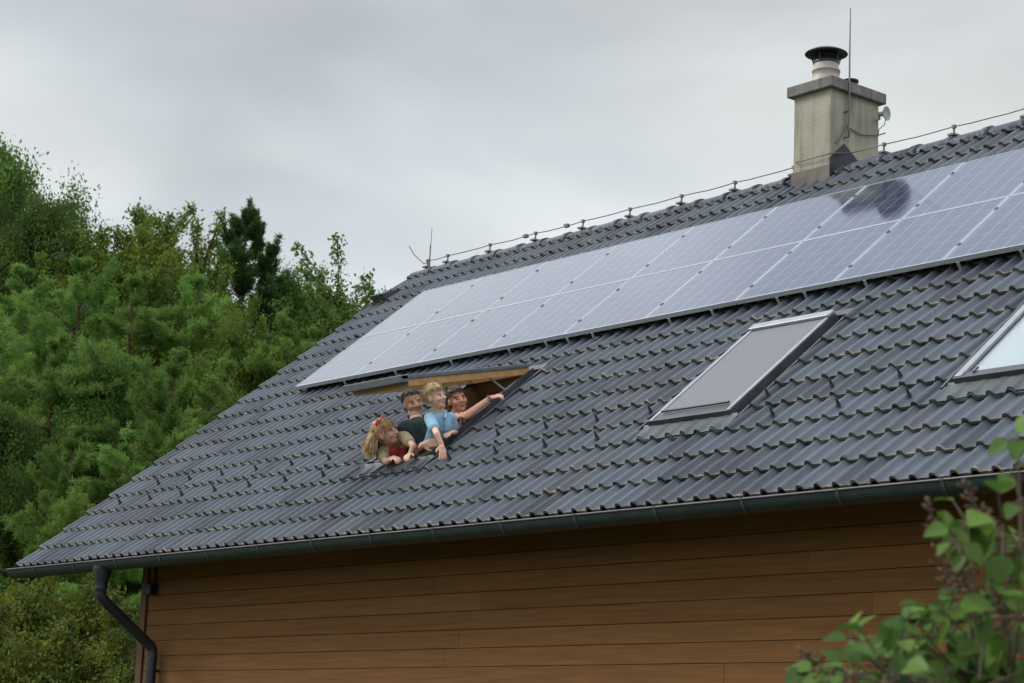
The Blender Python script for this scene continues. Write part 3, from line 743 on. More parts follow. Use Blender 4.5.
def paint_face(me, H, R, s, mi_white, mi_iris, mi_lips, mi_brow, mi_beard=None):
    Ri = R.transposed()
    for p in me.polygons:
        q = (Ri @ (Vector(p.center) - H))/s
        if q.length > .16: continue
        x, y, z = abs(q.x), q.y, q.z
        if y > .05:
            ex, ez = (x-.031), (z-.006)
            if ex*ex + (ez*1.2)**2 < .0070**2: p.material_index = mi_iris; continue
            if ex*ex + (ez*2.0)**2 < .0095**2: p.material_index = mi_white; continue
            if x < .024 and abs(z+.055) < .0095*(1-(x/.026)**2)+.002 and y > .07: p.material_index = mi_lips; continue
            if .014 < x < .052 and abs(z-.030+(x-.03)**2*6) < .0055: p.material_index = mi_brow; continue
        if mi_beard is not None and y > -.01 and z < -.034 and z > -.125: p.material_index = mi_beard

def hair_cap(bl, H, R, s, seed, rad=(.011, .018), front=.50, low=-.42, n=520, puff=1.03, child=False):
    r = random.Random(seed); cw_ = 1.07 if child else 1.0
    c = H + R @ (Vector((0, -.015, .040))*s)
    for _ in range(n):
        d = Vector((r.gauss(0, 1), r.gauss(0, 1), r.gauss(0, 1))).normalized()
        if d.z < low: continue
        if d.y > .15 and d.z < front + .25*(d.y-.5) : continue
        if abs(d.x) > .75 and d.y > -.05 and d.z < .18: continue
        k = puff*(1+r.uniform(-.02, .05))
        p = c + R @ Vector((d.x*.077*s*cw_*k, d.y*.096*s*k, d.z*.083*s*cw_*k))
        bl.ell(p, [r.uniform(*rad)*s]*3, None, 0)

def tint_hair(name, c1, c2):
    m = mat(name, c1, rough=.5, spec=.35); nt = m.node_tree; a = nt.nodes.new('ShaderNodeAttribute'); a.attribute_name = 'tint'
    r = nt.nodes.new('ShaderNodeValToRGB'); r.color_ramp.elements[0].color = (*c1, 1); r.color_ramp.elements[1].color = (*c2, 1)
    nt.links.new(a.outputs['Fac'], r.inputs[0]); nt.links.new(r.outputs[0], nt.nodes['Principled BSDF'].inputs['Base Color']); return m
def tufts(mb, H, R, s, seed, n, length, front, low, lift=.35, curl=.3, child=False, part=0):
    r = random.Random(seed); cw_ = 1.07 if child else 1.0; c = H + R @ (Vector((0, -.015, .040))*s); k = 0
    while k < n:
        d = Vector((r.gauss(0, 1), r.gauss(0, 1), r.gauss(0, 1))).normalized()
        if d.z < low or (d.y > .15 and d.z < front + .25*(d.y-.5)) or (abs(d.x) > .75 and d.y > -.05 and d.z < .18): continue
        k += 1
        p = c + R @ Vector((d.x*.079*s*cw_, d.y*.098*s, d.z*.085*s*cw_)); nn = R @ d
        fl = R @ Vector((d.x*.9+part*.3, (.55 if d.y > .1 else -.45), -.75*(1-max(0, d.z))-.12)); fl = (fl - nn*fl.dot(nn)).normalized()
        L = length*s*r.uniform(.6, 1.2); pts = [p]; dd = fl + nn*lift
        for i in range(3):
            dd = (dd + Vector((r.uniform(-1, 1), r.uniform(-1, 1), r.uniform(-1, 1)))*curl - nn*lift*.35).normalized(); pts.append(pts[-1] + dd*L/3)
        q = r.uniform(.0022, .0036)*s; mb.tube(pts, [q, q, q*.8, q*.3], 4, 0, False, r.random())
def strands(mb, roots, seed, length, rad, sway):
    r = random.Random(seed)
    for p, d in roots:
        L = length*r.uniform(.7, 1.1); pts = [Vector(p)]; dd = Vector(d)
        for i in range(7):
            dd = (dd*.72 + Vector(sway)*.38 + Vector((r.uniform(-1, 1), r.uniform(-1, 1), r.uniform(-1, 1)))*.24).normalized(); pts.append(pts[-1] + dd*L/7)
        q = rad*r.uniform(.7, 1.2)
        mb.tube(pts, [q, q*1.1, q*1.1, q, q*.9, q*.75, q*.5, q*.2], 6, 0, False, r.random())

def hair_mat(name, c1, c2):
    m = mat(name, c1, rough=.5, spec=.35, noise=(55, c2, 4)); return m

# --- girl: leans out at the lower left corner, head tilted, looking up to the right
g = thing('person', 'girl with long blond hair and pink bow in a red top and cream cardigan', 'person', (3.70, -3.62, FZ), group='family looking out of the roof window')
Hc = at(386.0, 433.0, -3.98); R = frame3(view(.86, .42, .26), view(-.50, .10, .86)); s = .98
sk = skin_mat('fair_skin', (.68, .40, .28), None, None)
chest = at(399.5, 453, -3.77); hips = chest + Vector((.02, .20, -.42))
shN = at(382, 454, -3.95); shF = at(403, 436, -3.84)            # near and far shoulder
elF = at(413.5, 446, -3.92); wrF = at(410, 454, -3.94); elN = at(386, 462, -4.0); wrN = at(394, 457.5, -3.97)
bl = Blob(); neck = chest.lerp((shN+shF)/2, .7) + Vector((0, 0, .03))
head(bl, Hc, R, s, neck, True)
bl.chain([hips, chest, neck], [.10, .105, .05]); bl.chain([shN, chest, shF], [.045, .09, .045])
bl.chain([shF, elF, wrF], [.034, .027, .019]); bl.chain([shN, elN, wrN], [.034, .027, .019])
hand(bl, wrF, view(-.25, .75, -.15), (0, -.3, 1), .80, .55, -1); hand(bl, wrN, view(.35, .75, -.05), (0, -.3, 1), .80, .55, 1)
for q in (-.07, .07): bl.chain([hips+Vector((0, q, 0)), hips+Vector((0, q+.05, -.35)), (hips.x, hips.y+q+.02, FZ+.09)], [.08, .055, .04]); bl.ell((hips.x+.05, hips.y+q, FZ+.04), (.10, .04, .04))
me = bl.mesh('person_body', [sk, M['eye_white'], M['iris'], M['lips'], hair_mat('blond_brow', (.30, .18, .08), (.36, .22, .1))], .0055)
paint_face(me, Hc, R, s, 1, 2, 3, 4); link('body', me, g)
bl = Blob(); bl.chain([hips+Vector((0, 0, -.25)), hips, chest, neck-Vector((0,0,.055))], [.15, .122, .126, .07]); bl.ell(chest+view(.4, .8, 0)*.025, (.105, .105, .12))
link('red_top', bl.mesh('red_top', [mat('red_cotton', (.38, .035, .03), rough=.85, noise=(30, (.46, .06, .05), 4))], .008), g)
bl = Blob()
for a, b, c in ((shN, elN, .55), (shF, elF, .62)): bl.chain([a+Vector((0,0,.005)), a.lerp(b, c)], [.054, .050])
bl.chain([shN, chest.lerp(shN, .45)+Vector((-.03, .02, .02))], [.058, .078]); bl.chain([shF, chest.lerp(shF, .5)+Vector((-.03, .03, .02))], [.058, .074]); bl.chain([chest+view(-.6, -.5, 0)*.07, hips+view(-.6, -.5, 0)*.06], [.10, .10]); bl.chain([shN, neck-Vector((0,0,.02))+view(-.5,-.3,0)*.04, shF], [.060, .06, .060])
link('cardigan', bl.mesh('cardigan', [mat('cream_knit', (.50, .41, .24), rough=.95, noise=(45, (.36, .29, .16), 4), bump=(120, .6))], .008), g)
HB = hair_mat('blond_hair', (.42, .26, .12), (.62, .43, .22))
bl = Blob(); hair_cap(bl, Hc, R, s, 1, rad=(.009, .014), front=.30, low=-.75, n=760, puff=1.03, child=True)
hm = bl.mesh('hair', [HB], .006, 1); ho = link('hair', hm, g)
mb = MB(); rr = random.Random(4); roots = []
for _ in range(620):
    a = rr.uniform(-1.15, 1.15); d = Vector((math.sin(a)*.95, -math.cos(a)*.8-.05, rr.uniform(-.5, .55))).normalized()
    roots.append((Hc + R @ (Vector((d.x*.084, d.y*.104-.015, d.z*.088+.03))*s), R @ Vector((d.x*.4, d.y*.7, -.5))))
strands(mb, roots, 5, .185, .0034, (-.10, -.20, -.95)); tufts(mb, Hc, R, s, 8, 500, .07, .30, -.6, .2, .2, True); mb.build('hair_strands', tint_hair('blond_strands', (.33, .19, .085), (.70, .50, .27)), g)
mb = MB(); bc = Hc + R @ Vector((.045, .02, .125)); PK = mat('pink_ribbon', (.62, .16, .17), rough=.7)
for q in (-1, 1):
    vs = [bc, bc + R @ Vector((q*.055, .012, .035)), bc + R @ Vector((q*.072, -.008, .0)), bc + R @ Vector((q*.05, -.02, -.03))]
    n0 = R @ Vector((0, .012, 0)); mb.add(vs + [v - n0 for v in vs], [(0,1,2,3), (7,6,5,4), (0,4,5,1), (1,5,6,2), (2,6,7,3), (3,7,4,0)], 0, True)
arc = [Hc + R @ (Vector((math.cos(t)*.089, -.012+.02, math.sin(t)*.094+.036))*s) for t in np.linspace(-.1, PI+.1, 16)]; mb.tube(arc, .0085, 8)
mb.build('hair_bow', PK, g)

# --- man at the back left, dark green shirt, arm round the boy
p = thing('person', 'bearded man with short dark hair in a dark green shirt holding the boy from behind', 'person', (3.72, -3.25, FZ), group='family looking out of the roof window')
Hc = at(413.0, 403.5, -3.60); R = frame3(view(.36, .92, .02), view(-.22, .0, 1)); s = 1.0
sk = skin_mat('tanned_skin', (.76, .43, .29), None, None)
chest = at(418.5, 434, -3.64); neck = at(416, 419, -3.61); hips = chest + Vector((0, .12, -.50))
shL = at(405.5, 429, -3.82); shR = at(433, 424, -3.46)           # image left, image right
elL = at(417, 455, -3.70); wrL = at(422.5, 445, -3.92)
bl = Blob(); head(bl, Hc, R, s, neck)
bl.chain([hips, chest, neck], [.13, .135, .06]); bl.chain([shL, chest, shR], [.055, .11, .055])
bl.chain([shL, elL, wrL], [.047, .039, .027]); bl.chain([shR, shR+Vector((.02, -.08, -.27)), shR+Vector((-.05, -.24, -.36))], [.052, .045, .03])
hand(bl, wrL, view(.93, .15, .22), view(-.1, .9, .3), .98, .5, 1)
hand(bl, shR+Vector((-.05, -.24, -.36)), (-.5, -.8, .1), (0, 0, 1), 1, .5, 1)
for q in (-.10, .10): bl.chain([hips+Vector((q, 0, 0)), hips+Vector((q, -.02, -.42)), (hips.x+q, hips.y, FZ+.09)], [.10, .065, .05]); bl.ell((hips.x+q, hips.y-.06, FZ+.045), (.05, .13, .045))
HD = hair_mat('dark_hair', (.055, .038, .028), (.12, .09, .07))
me = bl.mesh('person_body', [sk, M['eye_white'], M['iris'], M['lips'], hair_mat('man_brow', (.22, .13, .09), (.28, .17, .12)), mat('stubble', (.56, .33, .235), rough=.8, noise=(60, (.46, .27, .19), 3))], .006)
paint_face(me, Hc, R, s, 1, 2, 3, 4, 5); link('body', me, p)
bl = Blob(); hair_cap(bl, Hc, R, s, 2, rad=(.010, .016), front=.56, low=-.5, n=620, puff=1.0); hh = link('hair', bl.mesh('hair', [HD], .006, 1), p); mb = MB(); tufts(mb, Hc, R, 1.0, 12, 800, .030, .55, -.5, .25, .3); mb.build('hair_strands', tint_hair('dark_strands', (.045, .030, .022), (.19, .145, .115)), p)
bl = Blob(); bl.chain([hips+Vector((0,0,-.06)), hips, chest, neck-Vector((0,0,.06))], [.15, .15, .155, .085]); bl.chain([shL, chest, shR], [.075, .13, .075])
bl.chain([shL, shL.lerp(elL, .75)], [.078, .066]); bl.chain([shR, shR+Vector((.015, -.06, -.2))], [.078, .066])
for q in (-1, 1): bl.cap(neck+off(q*.06, .0, .02), neck+off(q*.025, .07, -.05), .018, .016)
link('shirt', bl.mesh('shirt', [mat('dark_green_cotton', (.018, .036, .036), rough=.85, noise=(12, (.03, .055, .052), 4), bump=(35, .35))], .008), p)
bl = Blob(); bl.ell(hips, (.155, .13, .12))
for q in (-.10, .10): bl.chain([hips+Vector((q, 0, 0)), hips+Vector((q, -.02, -.42)), (hips.x+q, hips.y, FZ+.10)], [.115, .085, .07])
JE = mat('blue_denim', (.06, .085, .14), rough=.9, noise=(40, (.09, .12, .18), 4)); link('trousers', bl.mesh('trousers', [JE], .01), p)

# --- boy in front, light blue polo shirt, hand on the flashing
b = thing('person', 'small blond boy in a light blue polo shirt reaching down over the window edge', 'person', (4.25, -3.70, FZ), group='family looking out of the roof window')
Hc = at(435.2, 397.8, -3.90); R = frame3(view(.84, .50, .20), view(-.05, .05, 1)); s = .90
sk = skin_mat('boy_skin', (.72, .42, .29), None, None)
chest = at(440.5, 426, -3.80); neck = at(439.5, 412, -3.84); hips = at(435, 446.5, -3.73)
shN = at(429.5, 418, -3.95); shF = at(450.5, 417.5, -3.73)
elN = at(437, 434, -4.02); wrN = at(442.0, 445.5, -3.99); elF = at(455, 432, -3.66); wrF = at(451.5, 433.0, -3.78)
bl = Blob(); head(bl, Hc, R, s, neck, True)
bl.chain([hips, chest, neck], [.078, .082, .040]); bl.chain([shN, chest, shF], [.034, .07, .034])
bl.chain([shN, elN, wrN], [.032, .026, .019]); bl.chain([shF, elF, wrF], [.032, .026, .019])
hand(bl, wrN, view(.12, .45, -.85), view(.35, .80, .4), .86, .25, 1, .5); hand(bl, wrF, view(-.3, .75, .0), (0, -.2, 1), .80, .5, 1)
kn = [hips + Vector((q+.04, -.16, -.06)) for q in (-.06, .07)]
for k_ in kn: bl.chain([hips+(k_-hips)*.1, k_ + Vector((0, .28, -.02)), k_ + Vector((0, .26, -.32))], [.07, .055, .04]); bl.ell(k_ + Vector((0, .22, -.36)), (.035, .085, .035))
HBo = hair_mat('blond_hair_boy', (.40, .27, .12), (.58, .42, .21))
me = bl.mesh('person_body', [sk, M['eye_white'], M['iris'], M['lips'], hair_mat('boy_brow', (.33, .2, .09), (.4, .25, .12))], .0055)
paint_face(me, Hc, R, s, 1, 2, 3, 4); link('body', me, b)
bl = Blob(); hair_cap(bl, Hc, R, s, 3, rad=(.010, .018), front=.36, low=-.40, n=560, puff=1.03, child=True); link('hair', bl.mesh('hair', [HBo], .006, 1), b); mb = MB(); tufts(mb, Hc, R, s, 13, 1000, .048, .34, -.40, .34, .5, True); mb.build('hair_strands', tint_hair('boy_strands', (.28, .17, .07), (.66, .48, .25)), b)
bl = Blob(); bl.chain([hips+Vector((0,0,.03)), chest, neck-Vector((0,0,.045))], [.096, .100, .056]); bl.chain([shN, chest, shF], [.046, .088, .046])
bl.chain([shN, shN.lerp(elN, .60)], [.049, .050]); bl.chain([shF, shF.lerp(elF, .60)], [.049, .048])
BP = mat('light_blue_pique', (.24, .43, .55), rough=.9, noise=(14, (.30, .50, .62), 5), bump=(40, .4))
po = link('polo_shirt', bl.mesh('polo_shirt', [BP], .008), b)
bl = Blob()
for q in (-1, 1):
    a0 = neck + off(-.02, -.05, .01); a1 = neck + off(q*.05, .0, .005); a2 = neck + off(.02+q*.030, .075, -.045)
    bl.chain([a0, a1, a2], [.014, .016, .013])
link('collar', bl.mesh('collar', [BP], .006), po)
mb = MB(); c0 = neck + off(.04, .095, -.06); mb.tube([c0, c0+view(.02, .25, -1)*.09], .006, 6); mb.build('placket', mat('blue_placket', (.10, .22, .32), rough=.9), po)
bl = Blob(); bl.ell(hips, (.112, .112, .10))
for k_ in kn: bl.chain([hips+(k_-hips)*.1, k_ + Vector((0, .28, -.02)), k_ + Vector((0, .26, -.26))], [.085, .07, .055])
bl.chain([hips, hips+view(.1, .2, -1)*.16], [.11, .09])
link('trousers', bl.mesh('trousers', [mat('pale_denim', (.20, .34, .42), rough=.9, noise=(30, (.26, .40, .48), 4))], .008), b)

# --- woman on the right, dark red top, arm along the frame
w_ = thing('person', 'smiling woman with tied back brown hair and dark red top, one arm stretched out', 'person', (4.0, -3.12, FZ), group='family looking out of the roof window')
Hc = at(457.5, 401, -3.40); R = frame3(view(.36, .90, .20), view(-.20, .0, 1)); s = 1.0
sk = skin_mat('warm_skin', (.72, .37, .25), None, None)
chest = at(459, 427, -3.34); neck = at(457.5, 414.5, -3.37); hips = chest + Vector((-.02, .16, -.48))
shL = at(445, 420, -3.50); shR = at(472, 415, -3.20)
elR = at(484, 407.5, -3.22); wrR = at(492.5, 397.0, -3.27); elL = at(452, 424, -3.72); wrL = at(459.5, 416.5, -3.64)
bl = Blob(); head(bl, Hc, R, s*.97, neck)
bl.chain([hips, chest, neck], [.12, .12, .05]); bl.chain([shL, chest, shR], [.045, .10, .045])
# the near arm runs from the bent elbow in front of her chest up to the frame
shA = at(452, 419, -3.48); elA = at(467, 415.5, -3.50); wrA = at(490, 398.5, -3.36)
bl.chain([shA, elA, wrA], [.043, .037, .025]); bl.chain([shR, shR+Vector((.0, -.1, -.2)), at(463, 417, -3.60)], [.040, .034, .024])
hand(bl, wrA, view(.9, .15, .30), view(-.25, .3, .9), .98, 1.0, -1, .1)
hand(bl, at(463, 417, -3.60), view(-.5, .75, .25), view(0, .6, .8), .90, .8, 1)
for q in (-.09, .09): bl.chain([hips+Vector((q, 0, 0)), hips+Vector((q, -.02, -.42)), (hips.x+q, hips.y, FZ+.09)], [.10, .062, .045]); bl.ell((hips.x+q, hips.y-.06, FZ+.04), (.045, .12, .04))
HW = hair_mat('brown_hair', (.085, .04, .022), (.16, .08, .045))
me = bl.mesh('person_body', [sk, M['eye_white'], M['iris'], M['lips'], HW], .006)
paint_face(me, Hc, R, s*.97, 1, 2, 3, 4); link('body', me, w_)
bl = Blob(); hair_cap(bl, Hc, R, s*.97, 6, rad=(.011, .017), front=.44, low=-.6, n=640, puff=1.04); bl.ell(Hc + R @ Vector((0, -.115, -.01)), (.04, .045, .045)); bl.chain([Hc + R @ Vector((0, -.13, -.01)), Hc + R @ Vector((-.02, -.16, -.10)), Hc + R @ Vector((-.02, -.15, -.18))], [.03, .028, .015])
link('hair', bl.mesh('hair', [HW], .006, 1), w_); mb = MB(); tufts(mb, Hc, R, .97, 14, 800, .045, .44, -.6, .15, .2); mb.build('hair_strands', tint_hair('brown_strands', (.07, .032, .018), (.24, .125, .07)), w_)
bl = Blob(); bl.chain([hips+Vector((0,0,-.06)), hips, chest, neck-Vector((0,0,.075))], [.14, .137, .14, .07]); bl.chain([shL, chest, shR], [.062, .118, .062])
bl.chain([shA, shA.lerp(elA, .55)], [.057, .053]); bl.chain([shR, shR+Vector((0, -.06, -.12))], [.064, .058])
link('top', bl.mesh('top', [mat('dark_red_jersey', (.20, .03, .025), rough=.85, noise=(16, (.27, .05, .04), 4), bump=(30, .3))], .008), w_)
bl = Blob(); bl.ell(hips, (.145, .125, .12))
for q in (-.09, .09): bl.chain([hips+Vector((q, 0, 0)), hips+Vector((q, -.02, -.42)), (hips.x+q, hips.y, FZ+.10)], [.11, .075, .06])
link('trousers', bl.mesh('trousers', [JE], .01), w_)
mb = MB(); wd_ = (wrA-elA).normalized(); mb.tube([wrA-wd_*.012, wrA+wd_*.006], .034, 16); mb.build('bracelet', mat('dark_strap', (.12, .12, .12), rough=.5), w_)
# ------------------------------------------------------------------ trees
def quads(name, P, A, B, tint, mats, trunk=None):
    """leaf faces: centres P, half axes A and B (folded along A)"""
    n = len(P)
    N = np.cross(A, B); N /= np.linalg.norm(N, axis=1, keepdims=True)+1e-9
    lb = np.linalg.norm(B, axis=1, keepdims=True)
    V = np.stack([P-A, P+B*.9+N*lb*.25-A*.1, P+A, P-B*.9+N*lb*.25-A*.1], 1).reshape(-1, 3)
    idx = np.arange(n*4).reshape(n, 4)
    F = np.concatenate([idx[:, [0, 1, 2]], idx[:, [0, 2, 3]]], 1).reshape(-1, 3)
    me = bpy.data.meshes.new(name)
    me.vertices.add(len(V)); me.vertices.foreach_set('co', V.astype(np.float32).ravel())
    me.loops.add(len(F)*3); me.loops.foreach_set('vertex_index', F.astype(np.int32).ravel())
    me.polygons.add(len(F)); me.polygons.foreach_set('loop_start', (np.arange(len(F))*3).astype(np.int32))
    for mm in mats: me.materials.append(mm)
    a = me.attributes.new('tint', 'FLOAT', 'FACE'); a.data.foreach_set('value', np.repeat(tint, 2).astype(np.float32))
    me.update(); me.validate(); return me
def rdirs(n):
    d = rng.normal(size=(n, 3)); return d/np.linalg.norm(d, axis=1, keepdims=True)
def leaves_at(C, n, spread, size, up=.35, flat=1.0):
    """n leaves round every clump centre C"""
    k = len(C); P = np.repeat(C, n, 0) + rng.normal(size=(k*n, 3))*np.repeat(spread, n)[:, None]*np.array([1, 1, flat])
    A = rdirs(k*n); A[:, 2] -= .25; A /= np.linalg.norm(A, axis=1, keepdims=True)
    Q = rdirs(k*n); Q[:, 2] += up*2; B = np.cross(Q, A); B /= np.linalg.norm(B, axis=1, keepdims=True)+1e-9
    s = size*rng.uniform(.6, 1.25, (k*n, 1))
    t = np.clip(np.repeat(rng.uniform(.15, .85, k), n) + rng.normal(size=k*n)*.16, 0, 1)
    return P, A*s, B*s*.62, t
M['bark'] = mat('bark', (.075, .055, .042), rough=.95, spec=.1, noise=(4, (.13, .10, .08), 6, (3, 3, .5)), bump=(20, .8))
M['pine_bark'] = mat('red_pine_bark', (.09, .05, .032), rough=.95, spec=.1, noise=(4, (.10, .065, .05), 6, (3, 3, .5)), bump=(20, .8))
LM = {'oak': leaf_mat('oak_leaves', (.042, .098, .022), (.140, .235, .044), .45, .012),
      'birch': leaf_mat('bright_leaves', (.070, .140, .022), (.200, .265, .045), .45, .012),
      'pine': leaf_mat('pine_needles', (.060, .145, .030), (.205, .325, .070), .45, .012),
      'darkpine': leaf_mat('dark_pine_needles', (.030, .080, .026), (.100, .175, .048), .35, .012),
      'shrub': leaf_mat('shrub_leaves', (.034, .075, .014), (.190, .195, .024), .4, .02),
      'sapling': leaf_mat('sapling_leaves', (.050, .12, .022), (.15, .23, .05), .45, .015)}

def trunk_mesh(mb, h, r, lean=(0, 0), limbs=()):
    pts = [(lean[0]*t*t*h + .05*math.sin(5*t+lean[1]*9), lean[1]*t*t*h + .05*math.cos(4*t), -.3+t*(h+.3)) for t in np.linspace(0, 1, 9)]
    mb.tube(pts, [r*(1.25-.25*min(1, i*1.5))*(1-.88*i/8) for i in range(9)], 9)
    for a, b in limbs:
        a, b = Vector(a), Vector(b); m_ = a.lerp(b, .5) + Vector((0, 0, .10*(b-a).length)); L = (b-a).length
        mb.tube([a, m_, b], [r*.30*min(1, L/2), r*.2*min(1, L/2), .012], 6)

def broadleaf(h, w, seed, nclump=230, leaf=.075, per=75, base=.12, lobes=9, loose=0.0, mat_='oak', sp=.036, tr=.026):
    """uneven crown made of several lobes, each filled with leaf clumps; gaps stay between them"""
    r = np.random.default_rng(seed)
    C = []; limbs = []; S = []
    for i in range(lobes):
        f = (i+.5)/lobes; z = h*(base + (.93-base)*f**.9); rad = w*.5*(math.sin(PI*min(1, .16+.68*f**1.0))**.8)*r.uniform(.6, 1.0)
        a = i*2.4 + r.uniform(-.5, .5); off = rad*.62*(1 if f < .9 else .25)
        c = np.array([math.cos(a)*off, math.sin(a)*off, z]); lr_ = np.array([1, 1, .85])*max(.32*rad+.16*w*.5, .12*w)*r.uniform(.8, 1.25)
        m_ = int(nclump/lobes); d = r.normal(size=(m_, 3)); d /= np.linalg.norm(d, axis=1, keepdims=True)
        d *= (r.uniform(.25, 1, (m_, 1))**.45)
        C.append(c + d*lr_*(1+.25*r.normal(size=(m_, 1)))); S.append(np.full(m_, sp*w*r.uniform(.8, 1.2)))
        limbs.append(((0, 0, z*.62), tuple(c)))
        for q in range(4):
            limbs.append((tuple(c), tuple(C[-1][r.integers(m_)])))
        if loose:                       # thin shoots that stick out of the crown
            for q in range(int(loose)):
                dd = r.normal(size=3); dd[2] = abs(dd[2])+.8; dd /= np.linalg.norm(dd); L = r.uniform(.5, 1.1)*w*.22
                tip = c + dd*(lr_+L)
                ts = np.linspace(.35, 1, 5)[:, None]; C.append(c + (tip-c)*ts); S.append(np.full(5, .02*w)); limbs.append((tuple(c), tuple(tip)))
    C = np.concatenate(C); S = np.concatenate(S)
    P, A, B, t = leaves_at(C, per, S, leaf)
    tb_ = MB(); trunk_mesh(tb_, h*.85, tr*h, (r.uniform(-.05, .05), r.uniform(-.05, .05)), limbs)
    return tb_.mesh('trunk', M['bark']), quads('crown', P, A, B, t, [LM[mat_]])

def pine(h, w, seed, whorls=12, perw=6, n=36, nl=.11, base=.06, up=.25, skip=.12):
    """layered boughs: every bough carries a flat spray of side shoots with needle tufts; gaps stay between the layers"""
    r = np.random.default_rng(seed); C = []; D = []; T = []; limbs = []
    for i in range(whorls):
        f = i/(whorls-1); z0 = h*(base + (.95-base)*f); L0 = w*.5*(1-f)**.62*(.8+.3*min(1, f*4)) + .16
        for b_ in range(perw):
            if r.random() < skip: continue
            a = i*1.7 + b_*2*PI/perw + r.uniform(-.4, .4); L = L0*r.uniform(.55, 1.25); z = z0 + r.uniform(-.5, .5)*h/whorls
            rise = L*(up*(.3+1.3*f) + r.uniform(-.12, .14)); ca, sa = math.cos(a), math.sin(a); bt = r.uniform(.05, .75)
            limbs.append(((0, 0, z), (ca*L*.92, sa*L*.92, z+rise*.85)))
            ns = int(4 + L*4.5)
            for q in np.linspace(.30, 1, ns):
                p = np.array([ca*L*q, sa*L*q, z + rise*q**1.8 - .05*L*math.sin(PI*q)])
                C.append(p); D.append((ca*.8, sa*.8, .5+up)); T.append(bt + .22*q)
                sl = L*(.16+.26*(1-q))*r.uniform(.7, 1.2)
                for sg in (-1, 1):
                    dv = np.array([ca*.62 - sa*sg*.85, sa*.62 + ca*sg*.85, .10+.4*up]); m_ = max(1, int(sl/.14))
                    for e_ in np.linspace(.45, 1, m_):
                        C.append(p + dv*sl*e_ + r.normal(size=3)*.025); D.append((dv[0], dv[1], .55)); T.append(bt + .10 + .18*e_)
    for q in range(5): C.append((r.normal()*.02, r.normal()*.02, h*(.92+.02*q))); D.append((0, 0, 1)); T.append(.6)
    C = np.array(C); D = np.array(D); T = np.array(T); k = len(C)
    dirs = rdirs(k*n)*.9 + np.repeat(D, n, 0)*.7; dirs /= np.linalg.norm(dirs, axis=1, keepdims=True)
    Ln = nl*rng.uniform(.6, 1.25, (k*n, 1)); start = np.repeat(C, n, 0) + rng.normal(size=(k*n, 3))*nl*.30
    A = dirs*Ln*.5; B = np.cross(dirs, rdirs(k*n)); B /= np.linalg.norm(B, axis=1, keepdims=True)+1e-9
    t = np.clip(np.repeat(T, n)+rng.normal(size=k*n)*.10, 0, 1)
    tb_ = MB(); trunk_mesh(tb_, h*.98, .016*h, (r.uniform(-.02, .02), 0), limbs)
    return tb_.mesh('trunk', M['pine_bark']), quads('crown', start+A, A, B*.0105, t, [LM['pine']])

def candle_pine(h, w, seed):
    """open crown: few boughs that turn upright at the end, needles tight round every shoot"""
    r = np.random.default_rng(seed); C = []; D = []; limbs = []; whorls = 16
    for i in range(whorls):
        f = i/(whorls-1); z = h*(.30+.64*f); L0 = w*.5*(1-f)**.75*(.8+.25*r.random())+.14
        nb = 4
        for b_ in range(nb):
            if r.random() < .2: continue
            a = i*1.3 + b_*2*PI/nb + r.uniform(-.3, .3); L = L0*r.uniform(.6, 1.15); rise = .55*L+.25
            ts = np.linspace(0, 1, 16); pp = np.stack([np.cos(a)*L*ts**.8, np.sin(a)*L*ts**.8, z + rise*ts**2.6 - .10*L*ts], 1)
            tg = np.gradient(pp, axis=0); tg /= np.linalg.norm(tg, axis=1, keepdims=True)
            for q in range(5, 16): C.append(pp[q]); D.append(tg[q])
            limbs.append(((0, 0, z), tuple(pp[12])))
            for sgn in (-1, 1):                  # side shoots
                for q0 in (7, 11):
                    sl_ = L*.30*r.uniform(.6, 1.1); base_ = pp[q0]; sd = np.array([-np.sin(a)*sgn, np.cos(a)*sgn, .0])*.8 + tg[q0]*.5
                    for e_ in np.linspace(.2, 1, 6): C.append(base_ + sd*sl_*e_ + np.array([0, 0, .55*sl_*e_**2])); D.append(sd*.6+np.array([0, 0, .8*e_+.2]))
    for q in range(8): C.append((0, 0, h*(.90+.0142*q))); D.append((0, 0, 1))
    C = np.array(C); D = np.array(D); D /= np.linalg.norm(D, axis=1, keepdims=True); k = len(C); n = 60
    dirs = rdirs(k*n)*.8 + np.repeat(D, n, 0)*.8; dirs /= np.linalg.norm(dirs, axis=1, keepdims=True)
    Ln = .13*rng.uniform(.6, 1.2, (k*n, 1)); start = np.repeat(C, n, 0) + rng.normal(size=(k*n, 3))*.035
    A = dirs*Ln*.5; B = np.cross(dirs, rdirs(k*n)); B /= np.linalg.norm(B, axis=1, keepdims=True)+1e-9
    t = np.clip(np.repeat(r.uniform(.1, .9, k), n)+rng.normal(size=k*n)*.12, 0, 1)
    tb_ = MB(); trunk_mesh(tb_, h*.97, .017*h, (0, 0), limbs)
    return tb_.mesh('trunk', M['bark']), quads('crown', start+A, A, B*.014, t, [LM['darkpine']])
